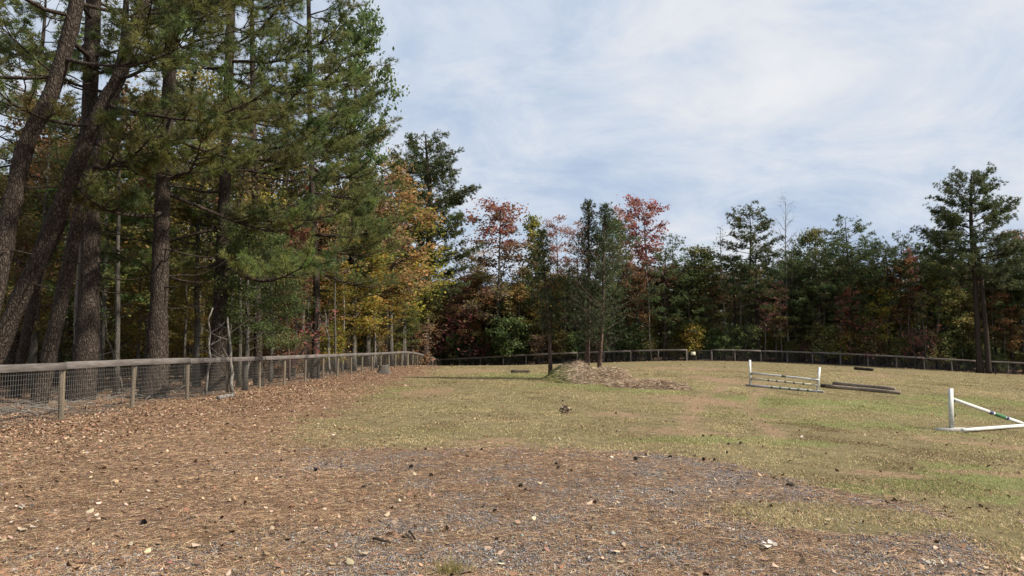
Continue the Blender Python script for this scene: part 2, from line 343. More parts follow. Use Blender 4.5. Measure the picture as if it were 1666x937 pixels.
# ------------------------------------------------------------------ tree builders
def tuft_template(K, L, w, spread=(15, 80)):
    th = np.radians(rng.uniform(*spread, K)); ph = rng.uniform(0, 2*math.pi, K)
    d = np.stack([np.sin(th)*np.cos(ph), np.sin(th)*np.sin(ph), np.cos(th)], 1); l = L*rng.uniform(.7, 1.1, K)
    s = np.cross(d, rng.normal(size=(K, 3))); s /= np.linalg.norm(s, axis=1)[:, None]
    o = d*(L*.06)
    V = np.stack([o - s*w/2, o + s*w/2, d*l[:, None] + np.array([0, 0, -.02*L/.2])], 1)
    return V.reshape(-1, 3)
def add_tufts(g, P, D, S, C, tmpls):
    P = np.asarray(P); D = np.asarray(D); D = D/(np.linalg.norm(D, axis=1)[:, None]+1e-9); S = np.asarray(S); C = np.asarray(C)
    r = rng.normal(size=D.shape); A = np.cross(D, r); A /= np.linalg.norm(A, axis=1)[:, None]+1e-9; B = np.cross(D, A)
    ch = rng.integers(0, len(tmpls), len(P))
    for q, tm in enumerate(tmpls):
        k = np.where(ch == q)[0]
        if not len(k): continue
        F = np.stack([A[k], B[k], D[k]], 1)                # rows
        V = P[k][:, None] + np.einsum('mc,kcd->kmd', tm, F)*S[k][:, None, None]
        nv = V.shape[0]*V.shape[1]
        CC = np.repeat(C[k], V.shape[1], 0)*np.repeat(rng.uniform(.75, 1.2, nv//3), 3)[:, None]
        g.add(V, np.arange(nv).reshape(-1, 3), CC)
PINE = [(.128, .16, .042), (.165, .182, .048), (.10, .14, .046), (.19, .188, .056), (.12, .13, .042)]
DARKP = [(.082, .102, .036), (.098, .115, .038), (.11, .12, .04), (.07, .09, .036)]
CEDAR = [(.065, .085, .042), (.08, .098, .046), (.095, .112, .052)]
def pal(p, n, jit=.14):
    p = np.array(p); i = rng.integers(0, len(p), n); return p[i]*(1+rng.normal(0, jit, (n, 1)))*(1+rng.normal(0, .05, (n, 3)))
def smooth_path(P, k=5):
    P = np.asarray(P, float); n = len(P); tt = np.linspace(0, n-1, (n-1)*k+1); out = []
    for j in range(P.shape[1]):
        m_ = np.gradient(P[:, j]); i = np.clip(np.floor(tt).astype(int), 0, n-2); f = tt-i
        out.append((2*f**3-3*f**2+1)*P[i, j]+(f**3-2*f*f+f)*m_[i]+(-2*f**3+3*f*f)*P[i+1, j]+(f**3-f*f)*m_[i+1])
    return np.stack(out, 1)
def pine(path, radii, cb, blen, nb, tm, tuft_scale=1.0, dens=1.0, colors=PINE, sides=10, bias=None, az_keep=None, droop=.25, dead=4, shape='long', stepk=.17, jit=.05):
    """trunk+limbs Geo and needle Geo, for a trunk path in local coordinates"""
    tg, cg = Geo(), Geo(); P = smooth_path(np.column_stack([path, radii])); R = P[:, 3]; P = P[:, :3]
    tube(tg, P, R, sides, jit=.05 if sides > 8 else 0)
    H = P[-1, 2]; TP, TD, TC = [], [], []; az = rng.uniform(0, 6.28)
    for i in range(nb + dead):
        isdead = i >= nb
        f = (i+.5)/nb if not isdead else 0
        h = cb + (H-cb)*f*.985 if not isdead else rng.uniform(cb*.45, cb*1.1)
        k = np.argmin(abs(P[:, 2]-h)); p0 = P[k]; az += 2.4 + rng.normal(0, .35)
        if bias is not None and rng.random() < bias[1]: a = bias[0] + rng.normal(0, .6)
        else: a = az
        if shape == 'long': L = blen*(1-f)**.45*rng.uniform(.7, 1.1)+.5
        else: L = blen*min(1, (f*3.2+.4))*(1-f**3.2)**.7*rng.uniform(.6, 1.15) + .35
        if isdead: L *= .35
        el = math.radians(rng.uniform(-5, 18) + 35*f)
        n = 7; tt = np.linspace(0, 1, n); ca, sa = math.cos(a), math.sin(a)
        hz = L*tt*math.cos(el); zz_ = L*(tt*math.sin(el) - droop*math.sin(el+.6)*tt*(1-tt)*1.2 - droop*.35*tt + .25*droop*tt**4)
        side = np.cumsum(rng.normal(0, .05*L/3, n)); side[0] = 0
        BP = np.stack([p0[0]+ca*hz-sa*side, p0[1]+sa*hz+ca*side, p0[2]+zz_+np.concatenate([[0], rng.normal(0, .03*L/3, n-1)])], 1)
        r0 = min(R[k]*.42, .012*L+.012)
        BR = r0*(1-tt*.82); tube(tg, BP, BR, 5 if sides > 8 else 4, cap=False)
        if isdead: continue
        nsub = max(3, int(L*3.2*dens))
        for s in range(nsub):
            u = rng.uniform(.28, 1.0); j = min(int(u*(n-1)), n-2); fr = u*(n-1)-j; q0 = BP[j]*(1-fr)+BP[j+1]*fr
            sgn = 1 if s % 2 else -1; aa = a + sgn*rng.uniform(.4, 1.15) if u < .93 else a+rng.normal(0, .3)
            SL = L*.30*(1.15-u*.55)*rng.uniform(.6, 1.2)+.15; e2 = rng.uniform(-.12, .4)
            m_ = 4; t2 = np.linspace(0, 1, m_)
            SP = np.stack([q0[0]+math.cos(aa)*SL*t2, q0[1]+math.sin(aa)*SL*t2, q0[2]+SL*(t2*math.sin(e2)+.22*t2**2)], 1)
            SP[1:] += rng.normal(0, .03*SL, (m_-1, 3)); tube(tg, SP, r0*.28*(1-t2*.7)+.003, 3, cap=False)
            cnt = max(2, int(SL/stepk)); uu = rng.uniform(.3, 1, cnt); uu[0] = 1
            jj = np.minimum((uu*(m_-1)).astype(int), m_-2); ff = (uu*(m_-1)-jj)[:, None]; Q = SP[jj]*(1-ff)+SP[jj+1]*ff
            dd = (SP[-1]-SP[0])/SL + np.array([0, 0, .45]) + rng.normal(0, .55, (cnt, 3))
            TP.append(Q + rng.normal(0, jit, Q.shape)); TD.append(dd); TC.append(np.tile(pal(colors, 1, .1), (cnt, 1))*rng.uniform(.8, 1.2, (cnt, 1)))
    TP = np.concatenate(TP); TD = np.concatenate(TD); TC = np.concatenate(TC)
    add_tufts(cg, TP, TD, rng.uniform(.75, 1.2, len(TP))*tuft_scale, TC, tm)
    return tg, cg
def leaf_quads(g, P, size, C, flat=.5):
    n = len(P); nrm = rng.normal(size=(n, 3)); nrm[:, 2] += flat*2.2*np.sign(rng.random(n)-.2); nrm /= np.linalg.norm(nrm, axis=1)[:, None]
    a = np.cross(nrm, rng.normal(size=(n, 3))); a /= np.linalg.norm(a, axis=1)[:, None]; b_ = np.cross(nrm, a)
    s = size*rng.uniform(.6, 1.25, (n, 1)); w = .36
    V = np.stack([P - a*s*.5, P + b_*s*w + nrm*s*.08, P + a*s*.5, P - b_*s*w + nrm*s*.08], 1)
    g.add(V, np.arange(n*4).reshape(-1, 4), np.repeat(C, 4, 0))
def broad(H, tr, cb, rad, nl, leaf, nleaf, palette, shape=0, lean=(0, 0), sides=7, top_pal=None, clus=.35, layered=.5, nsub=6, twig=True, stems=1):
    """broadleaf tree: trunk, limbs, twigs and single leaves"""
    tg, cg = Geo(), Geo(); n = 9; PL, CL = [], []
    for st in range(stems):
        tt = np.linspace(0, 1, n); off = rng.normal(0, .15*(stems > 1), 2); l2 = (lean[0]+rng.normal(0, .15*(stems > 1)), lean[1])
        wx = np.cumsum(rng.normal(0, .035*H/8, n)); wy = np.cumsum(rng.normal(0, .035*H/8, n)); wx[0] = wy[0] = 0
        P = np.stack([off[0]+wx+l2[0]*H*tt, off[1]+wy+l2[1]*H*tt, H*.97*tt], 1); R = tr*(1-tt)**.8*(1+.35*(tt < .05)) + .012
        tube(tg, P, R, sides, jit=.03)
        for i in range(nl):
            f = ((i+rng.random())/nl); h = cb + (H-cb)*f*.97; u = h/(H*.97)*(n-1); j = min(int(u), n-2); fr = u-j; p0 = P[j]*(1-fr)+P[min(j+1, n-1)]*fr
            a = i*2.4 + rng.normal(0, .4)
            if shape == 0: L = rad*math.sqrt(max(.05, 1-(2*f-.75)**2*.75))*rng.uniform(.6, 1.15)
            elif shape == 1: L = rad*(1-f*.85)*rng.uniform(.7, 1.15)              # conical / narrow
            else: L = rad*(.45+.6*f)*rng.uniform(.6, 1.1)*(1 if f < .9 else .6)   # vase
            el = rng.uniform(.15, .7) + (.4*f if shape != 1 else .2)
            m_ = 5; t2 = np.linspace(0, 1, m_)
            LP = np.stack([p0[0]+math.cos(a)*L*t2*math.cos(el), p0[1]+math.sin(a)*L*t2*math.cos(el), p0[2]+L*(t2*math.sin(el)+.1*t2*t2)], 1); LP[1:] += rng.normal(0, .04*L, (m_-1, 3))
            r0 = max(.01, min(R[j]*.5, .02*L)); tube(tg, LP, r0*(1-t2*.8), 4, cap=False)
            for s in range(nsub):
                w_ = rng.uniform(.35, 1); jj = min(int(w_*(m_-1)), m_-2); q0 = LP[jj]+(LP[jj+1]-LP[jj])*(w_*(m_-1)-jj)
                dv = rng.normal(size=3)*np.array([1, 1, .55])+np.array([math.cos(a), math.sin(a), .35]); dv /= np.linalg.norm(dv); SL = rad*.3*rng.uniform(.5, 1.2)
                q1 = q0+dv*SL
                if twig: tube(tg, [q0, (q0+q1)/2+rng.normal(0, .05*SL, 3), q1], [r0*.35, r0*.25, .004], 3, cap=False)
                k = max(2, int(nleaf/(nl*nsub*stems)*rng.uniform(.5, 1.6)))
                uu = rng.uniform(.1, 1.1, (k, 1)); pts = q0+(q1-q0)*uu + rng.normal(0, clus*SL+.05, (k, 3))*np.array([1, 1, layered])
                pp = top_pal if (top_pal is not None and f+rng.normal(0, .15) > .6) else palette
                c0 = pal(pp, 1, .15); cc = np.where(rng.random((k, 1)) < .7, c0, pal(pp, k, .15))*rng.uniform(.8, 1.2, (k, 1))
                PL.append(pts); CL.append(cc)
    if nleaf > 0: leaf_quads(cg, np.concatenate(PL), leaf, np.concatenate(CL))
    return tg, cg
def cedar(H, rad, cb, nb, nt_, lean=(0, 0), colors=CEDAR, tr=.09):
    tg, cg = Geo(), Geo(); n = 9; tt = np.linspace(0, 1, n)
    P = np.stack([lean[0]*H*tt+.05*np.sin(tt*5), lean[1]*H*tt, H*tt], 1); R = tr*(1-tt)**.7*(1+.4*(tt < .05))+.012; tube(tg, P, R, 8, jit=.05)
    PP, DD = [], []
    for i in range(nb):
        f = (i+rng.random())/nb; h = cb+(H-cb)*f; u = h/H*(n-1); j = min(int(u), n-2); p0 = P[j]+(P[j+1]-P[j])*(u-j); a = rng.uniform(0, 6.28)
        L = rad*(1-f)**.65*min(1, .6+f*2)*rng.uniform(.3, 1.15)+.12; el = rng.uniform(.15, .8); dv = np.array([math.cos(a)*math.cos(el), math.sin(a)*math.cos(el), math.sin(el)])
        t2 = np.linspace(0, 1, 4)[:, None]; BP = p0+dv*L*t2+np.array([0, 0, .1])*L*t2**2; tube(tg, BP, [.014, .011, .008, .004], 3, cap=False)
        k = nt_; uu = rng.uniform(.15, 1.05, (k, 1)); pts = p0+dv*L*uu+rng.normal(0, .17*L**.5, (k, 3)); PP.append(pts); DD.append(np.tile(dv, (k, 1))+rng.normal(0, .5, (k, 3))+np.array([0, 0, .4]))
    PP = np.concatenate(PP); DD = np.concatenate(DD); add_tufts(cg, PP, DD, rng.uniform(.6, 1.2, len(PP)), pal(colors, len(PP), .15), T_CED)
    return tg, cg
T_NEAR = [tuft_template(30, .24, .0125) for _ in range(4)]
T_MID = [tuft_template(16, .25, .026) for _ in range(3)]
T_FAR = [tuft_template(11, .30, .055) for _ in range(3)]
T_CED = [tuft_template(9, .2, .026, (5, 55)) for _ in range(3)]

def plant_meshes(pair, tree_name, bark, leafm='needles'):
    tg, cg = pair
    return (tg.mesh(tree_name+'_trunk', bark, True), cg.mesh(tree_name+'_crown', M[leafm]) if cg.V else None)
def make_tree(name, meshes, loc, label, cat, group=None, rz=0.0, sc=1.0, rot=None, szz=None):
    e = empty(name, loc, rz); e.scale = (sc, sc, szz if szz else sc)
    if rot: e.rotation_euler = rot
    tag(e, label, cat, group)
    link(bpy.data.objects.new('trunk', meshes[0]), e)
    if meshes[1]: link(bpy.data.objects.new('crown', meshes[1]), e)
    return e

# ------------------------------------------------------------------ the big pines behind the left fence
def px_trunk(d, pts, dd=0.0):
    P = []; R = []
    for (x, y, w) in pts:
        p = pix(x, y, d + dd*(660-y)/600); P.append(p); R.append(w/FPX*d/2*(.84 if d < 40 else 1))
    P = np.array(P); b0 = P[0].copy(); b0[2] = G(b0[0], b0[1])-.1; P[0, 2] = min(P[0, 2], b0[2]); 
    base = np.array([P[0, 0], P[0, 1], b0[2]])
    return base, P-base, np.array(R)
R_ = 0.0
BIG = [
 ('A', 18, [(-62,690,46),(-38,600,38),(-5,460,34),(22,320,32),(45,230,31),(78,165,30),(102,95,28),(125,5,27),(152,-130,21),(170,-330,6)], 9.0, 4.2, 15, None,
  'thick bent pine leaning right, leftmost of the big pines behind the wire fence'),
 ('B', 19, [(-45,680,40),(-2,565,34),(58,430,31),(112,300,29),(160,185,27),(192,128,26),(212,64,25),(232,10,23),(258,-90,18),(290,-320,5)], 8.0, 4.4, 15, (0.2, .5),
  'strongly slanting pine with scaly bark crossing in front of the massive upright pine'),
 ('C', 23, [(22,650,22),(34,590,19),(64,450,17),(98,370,15),(118,300,13),(140,180,11),(160,0,8),(172,-180,3)], 8.5, 2.6, 9, None,
  'slimmest of the slanting pines near the left end of the fence'),
 ('D', 20.5, [(58,668,34),(78,590,28),(104,470,26),(130,350,25),(152,270,23),(178,200,20),(192,120,16),(204,30,12),(208,-190,4)], 7.0, 3.4, 9, (0.3, .4),
  'medium leaning pine between the slimmest slanting pine and the massive upright one'),
 ('E', 22, [(128,668,62),(134,630,50),(140,570,44),(144,500,38),(148,400,34),(146,250,30),(147,150,28),(152,0,27),(158,-150,20),(162,-340,6)], 7.5, 4.6, 18, (-.1, .4),
  'massive upright pine with a wide dark base behind the second fence panel from the left'),
 ('G', 23, [(248,662,66),(252,625,50),(256,570,40),(258,500,34),(262,400,30),(268,250,26),(278,100,24),(284,0,22),(290,-150,17),(295,-330,5)], 6.4, 5.2, 22, (-.1, .5),
  'straight dark pine with a flared base, next right of the massive upright pine'),
 ('H', 27, [(350,645,44),(354,600,34),(357,520,28),(362,400,23),(368,250,20),(373,100,18),(376,0,17),(380,-170,9),(382,-280,3)], 6.3, 5.2, 34, (.0, .6),
  'straight pine whose long boughs droop over the left fence, beside the pale saplings'),
 ('I', 31, [(421,632,22),(420,590,17),(419,500,15),(416,400,13),(412,200,11),(410,0,8),(410,-140,3)], 7.5, 3.4, 24, (.1, .5),
  'slim straight pine right of the pale saplings behind the left fence'),
 ('J', 38, [(512,612,20),(514,560,15),(515,470,13),(511,380,12),(505,200,11),(503,50,9),(500,-60,6),(500,-150,3)], 8.4, 4.9, 46, (.05, .5),
  'dark knotted pine beside the small red maple, its boughs edging the sky'),
]
for (nm_, d, pts, cb, bl, nb, bias, label) in BIG:
    base, P, R = px_trunk(d, pts)
    pair = pine(P, R, cb*.68 if nm_ in 'HJI' else cb*.9, bl, nb, T_NEAR, 1.0, 1.25, PINE, 12, bias=bias, droop=.38, dead=8, stepk=.10, jit=.06)
    make_tree('pine_tree', plant_meshes(pair, 'big_pine', M['pine_bark']), base, label, 'pine tree', 'large pines behind the left fence')

# ------------------------------------------------------------------ library of variants for the woods
def straight(H, r, lean=0.02):
    n = 7; tt = np.linspace(0, 1, n); wx = np.cumsum(rng.normal(0, lean*H/3, n)); wx[0] = 0; wy = np.cumsum(rng.normal(0, lean*H/3, n)); wy[0] = 0
    return np.stack([wx, wy, H*tt-.1*(tt == 0)], 1), r*(1-tt)**.75*(1+.3*(tt < .05))+.015
LIB = {}
for i in range(4):
    P, R = straight(16, .2, .012); LIB['pine%d' % i] = plant_meshes(pine(P, R, [8, 6.5, 9, 5][i], [3.0, 2.6, 2.8, 3.2][i], 46, T_FAR, .95, 1.15, DARKP+PINE[2:3], 6, droop=.15, shape='crown', stepk=.115, jit=.11), 'pine', M['pine_bark'])
for i in range(2):
    P, R = straight(11, .11, .012); LIB['ypine%d' % i] = plant_meshes(pine(P, R, 2.6, 1.9, 44, T_FAR, .85, 1.1, [(.09, .125, .042), (.11, .135, .046), (.078, .105, .042)], 6, droop=.1, shape='crown', stepk=.115, jit=.1), 'young_pine', M['pine_bark'])
for i in range(2):
    P, R = straight(16, .17, .012); LIB['midpine%d' % i] = plant_meshes(pine(P, R, [7, 5][i], 3.0, 40, T_MID, 1.0, 1.1, PINE, 8, droop=.2, shape='crown', stepk=.10, jit=.09), 'mid_pine', M['pine_bark'])
GRN = [(.095, .135, .042), (.12, .155, .05), (.08, .115, .042), (.15, .17, .058)]
OLV = [(.18, .18, .06), (.22, .20, .065), (.14, .15, .052), (.27, .20, .075)]
YEL = [(.30, .24, .045), (.24, .22, .04), (.18, .19, .04), (.36, .25, .05), (.33, .19, .05)]
ORA = [(.38, .20, .085), (.42, .25, .10), (.30, .17, .08), (.32, .22, .09), (.24, .18, .07)]
RED = [(.38, .15, .105), (.31, .12, .09), (.42, .20, .14), (.26, .13, .10)]
PNK = [(.33, .17, .13), (.28, .13, .10), (.36, .22, .16)]
CRM = [(.36, .11, .11), (.30, .11, .085), (.40, .18, .14), (.2, .14, .07)]
BRN = [(.21, .15, .095), (.27, .18, .11), (.17, .13, .08)]
def lib(k, pair, bark='grey_bark'): LIB[k] = plant_meshes(pair, k, M[bark], 'leaves')
L_ = .17
lib('green0', broad(10, .12, 2.2, 2.5, 26, L_, 7000, GRN)); lib('green1', broad(10, .11, 3, 2.1, 24, L_, 6000, GRN+OLV[:2]))
lib('olive0', broad(10, .11, 2.5, 2.3, 24, L_, 6000, OLV)); lib('olive1', broad(10, .1, 3.5, 2.0, 22, L_, 5000, OLV+GRN[:2], 1))
lib('yellow0', broad(10, .1, 2.4, 2.2, 24, L_, 5000, YEL)); lib('orange0', broad(10, .1, 2.5, 2.2, 24, L_, 4500, ORA+OLV[:1]))
lib('orange1', broad(10, .1, 3.5, 1.9, 22, L_, 3400, ORA)); lib('red0', broad(10, .1, 4.6, 1.8, 26, .15, 4200, RED, 2, clus=.22))
lib('pink0', broad(10, .09, 4, 1.6, 24, .13, 2800, PNK, 2, clus=.22)); lib('mix0', broad(10, .11, 3, 2.2, 24, L_, 5000, OLV[:2]+BRN, top_pal=RED+ORA))
lib('brown0', broad(10, .1, 3, 2.0, 22, L_, 2600, BRN+OLV[:1])); lib('bare0', broad(10, .08, 4.5, 1.5, 26, .1, 0, BRN, 2, nsub=7), 'pale_bark'); lib('bare1', broad(10, .07, 5.5, 1.0, 22, .1, 160, BRN, 1, nsub=5), 'pale_bark')
lib('ngreen', broad(10, .12, 2.2, 2.5, 30, .105, 17000, GRN)); lib('nolive', broad(10, .11, 2.5, 2.4, 28, .105, 14000, OLV)); lib('nyellow', broad(10, .1, 2.4, 2.4, 28, .10, 12000, YEL+OLV[:2])); lib('norange', broad(10, .1, 2.5, 2.3, 26, .10, 10000, ORA+OLV[:2]))
lib('clumpy', broad(10, .12, 2.5, 2.3, 38, .14, 11000, GRN, clus=.17, nsub=7))
lib('spire0', broad(10, .1, 2.2, 1.5, 30, L_, 6000, OLV+GRN[:2], 1, top_pal=OLV+YEL[:2]))
lib('pole0', broad(9, .07, 5.2, 1.2, 12, L_, 700, OLV+BRN), 'grey_bark'); lib('pole1', broad(9, .055, 5.6, 1.0, 10, L_, 400, BRN+GRN[:1], lean=(.04, 0)), 'pale_bark')
def shrub(H, rad, nleaf, palette, leaf=.13):
    return broad(H, .03, H*.12, rad, 14, leaf, nleaf, palette, 0, sides=4, stems=3, nsub=5, layered=.7)
for k, p_ in (('sgreen', GRN), ('solive', OLV), ('syellow', YEL), ('sbrown', BRN+ORA[:1]), ('sred', RED+BRN[:1]), ('scrimson', CRM)): lib(k, shrub(2.6, 1.3, 900 if k in ('scrimson', 'sred') else 2600, p_, .14))
LIBH = {'pine': 16.6, 'ypin': 11.3, 'midp': 16.5}
def place(kind, name, x, y, H, label, cat='tree', group=None, rz=None, wide=1.0):
    h0 = LIBH.get(kind[:4], 2.7 if kind[0] == 's' and kind != 'spire0' else (9.4 if kind.startswith('pole') else 10.3)); s = H/h0
    e = make_tree(name, LIB[kind], (x, y, G(x, y)-.03), label, cat, group, rng.uniform(0, 6.28) if rz is None else rz); e.scale = (s*wide, s*wide, s); return e
def far_tree(kind, name, px, ytop, d, label, cat='tree', wide=1.0, rz=None, group=None):
    p = pix(px, ytop, d); bx = pix(px, 580, d)[0]; return place(kind, name, bx, d, p[2]-G(bx, d), label, cat, group, rz, wide)

# ---- trees that can be told apart along the far edge of the field
FB = 'trees standing out along the far wood edge'
far_specs = [
 ('pine1', 'pine_tree', 655, 228, 80, 'pine crown showing just left of the tall full-crowned pine at the fence corner', 'pine tree', 1.0),
 ('mix0', 'maple_tree', 808, 332, 88, 'maroon and orange topped maple behind the far fence, left of the narrow yellow-green spire', 'tree', 1.15),
 ('orange0', 'maple_tree', 765, 405, 92, 'rounded orange tree between the lone tall pine and the maroon topped maple', 'tree', 1.2),
 ('orange0', 'maple_tree', 722, 455, 93, 'low orange tree right of the lone tall pine trunk', 'tree', 1.6),
 ('orange1', 'maple_tree', 790, 440, 92, 'rust-orange tree below the maroon topped maple', 'tree', 1.6),
 ('orange0', 'maple_tree', 925, 440, 90, 'orange-brown tree filling the gap between the mound trees', 'tree', 1.5),
 ('spire0', 'sweetgum_tree', 874, 342, 88, 'narrow yellow-green spire of a tree behind the leftmost mound tree', 'tree', .9),
 ('pink0', 'maple_tree', 910, 356, 90, 'thin pinkish half-bare tree between the yellow-green spire and the dark cedars', 'tree', 1.1),
 ('pink0', 'maple_tree', 940, 362, 93, 'second pinkish half-bare tree, just left of the dark cedar tops', 'tree', .9),
 ('red0', 'maple_tree', 1055, 326, 86, 'tall open red-leaved maple rising right of the dark cedars', 'tree', 1.15),
 ('red0', 'maple_tree', 1022, 345, 91, 'reddish tree top showing directly behind the right cedar', 'tree', .8),
 ('green0', 'oak_tree', 1000, 352, 84, 'dark green round oak top behind the cedar pair', 'tree', .8),
 ('ypine0', 'pine_tree', 1098, 378, 84, 'narrow young pine just right of the tall red maple', 'pine tree', .9),
 ('green1', 'oak_tree', 1150, 400, 83, 'broad green tree behind the gateway in the far fence', 'tree', 1.25),
 ('bare1', 'bare_tree', 1178, 358, 83, 'thin bare tree with a long pale stem right of the gateway', 'tree', .9),
 ('pine2', 'pine_tree', 1222, 330, 82, 'round-topped dark pine left of the tall bare tree', 'pine tree', 1.1),
 ('bare0', 'bare_tree', 1283, 316, 81, 'tallest leafless tree, with a pale trunk behind the white jump', 'tree', .8),
 ('green1', 'oak_tree', 1322, 372, 84, 'green tree top right beside the tallest leafless tree', 'tree', .9),
 ('pine3', 'pine_tree', 1378, 347, 80, 'dark pine with open rounded top between the tallest leafless tree and the twin-trunked pine', 'pine tree', 1.1),
 ('ypine1', 'pine_tree', 1432, 382, 82, 'middle-sized pine just right of the open rounded pine', 'pine tree', 1.1),
 ('pine1', 'pine_tree', 1480, 374, 86, 'slender pine tip left of the small red maple top', 'pine tree', .8),
 ('red0', 'maple_tree', 1490, 412, 80, 'small red maple top showing among the dark pines left of the big right-hand pine', 'tree', .55),
 ('ypine0', 'pine_tree', 1526, 388, 80, 'dense young pine tucked against the left side of the big right-hand pine', 'pine tree', 1.2),
 ('ypine1', 'pine_tree', 1650, 385, 77, 'bright green young pine at the right edge of the wood', 'pine tree', 1.2),
 ('orange1', 'maple_tree', 1672, 372, 84, 'orange tinted tree at the right edge behind the young pine', 'tree', 1.0),
 ('red0', 'maple_tree', 1385, 470, 78.5, 'rusty pink small maple in front of the open rounded pine', 'tree', 1.1),
 ('sred', 'maple_shrub', 1405, 522, 78.3, 'dark red low bush beside the far fence, below the rusty pink maple', 'shrub', 1.2),
 ('scrimson', 'dogwood_tree', 765, 512, 90, 'crimson dogwood behind the sunken stretch of fence', 'tree', 1.3),
 ('scrimson', 'dogwood_tree', 725, 528, 91.5, 'second crimson dogwood, left of the other by the fence corner', 'tree', 1.1),
 ('sgreen', 'holly_bush', 824, 522, 86.5, 'bright green bush left of the mound behind the far fence', 'shrub', 1.2),
 ('orange1', 'maple_tree', 1040, 440, 82, 'orange leaved small tree right of the cedars behind the far fence', 'tree', 1.0),
 ('pole1', 'sapling', 1060, 418, 81.2, 'pale slim sapling rising straight behind the fence right of the mound', 'tree', 1.0),
 ('pink0', 'maple_tree', 1245, 470, 79.5, 'pinkish small tree with forked pale stems left of the leafless tree', 'tree', 1.1),
 ('pole1', 'sapling', 1183, 430, 80.6, 'light grey slim trunk just right of the gateway', 'tree', .9),
 ('pole0', 'sapling', 1508, 470, 76.0, 'grey slim trunk behind the right fence, left of the twin-trunked pine', 'tree', 1.0),
 ('pole0', 'sapling', 1340, 450, 79.4, 'brown slim trunk halfway between the leafless tree and the rusty pink maple', 'tree', 1.0),
 ('olive0', 'oak_tree', 1560, 465, 77.5, 'olive leaved small oak left of the twin pine trunks', 'tree', .9),
 ('yellow0', 'maple_tree', 848, 430, 93, 'amber tree behind the narrow spire, above the far fence', 'tree', 1.1),
 ('mix0', 'maple_tree', 985, 395, 89, 'orange and red topped tree hidden mostly behind the cedars', 'tree', 1.0),
]
for s in far_specs: far_tree(s[0], s[1], s[2], s[3], s[4], s[5], s[6], s[7], group=None)
d = 76
base, P, R = px_trunk(d, [(692,604,15),(692,560,12),(695,480,11),(699,400,10),(700,320,8),(695,260,5),(692,218,1.5)])
make_tree('pine_tree', plant_meshes(pine(P, R, 6.6, 4.8, 84, T_FAR, 1.05, 1.4, DARKP+PINE[2:3], 8, droop=.12, dead=3, shape='crown', stepk=.12, jit=.12), 'lone_pine', M['pine_bark']), base, 'tall full-crowned pine rising alone above the corner of the fence', 'pine tree')
# big right-hand pine: two trunks side by side, broad crown of level boughs
d = 72.5
base, P, R = px_trunk(d, [(1595,604,12),(1592,560,9),(1588,480,8),(1584,420,7.5),(1580,360,6),(1580,310,4),(1580,284,1.5)])
tg, cg = pine(P, R, 8.6, 5.2, 60, T_FAR, 1.0, 1.4, [(.09, .12, .044), (.11, .135, .048), (.095, .115, .05)], 7, droop=.12, dead=3, stepk=.11, jit=.11)
b2, P2, R2 = px_trunk(d-.4, [(1609,605,9),(1606,560,8),(1601,500,7),(1594,430,6),(1586,395,4)]); P2 = smooth_path(np.column_stack([P2+b2-base, R2])); tube(tg, P2[:, :3], P2[:, 3], 7)
make_tree('pine_tree', plant_meshes((tg, cg), 'right_pine', M['pine_bark']), base, 'largest pine on the right, twin trunks and wide level boughs standing clear above the wood', 'pine tree')

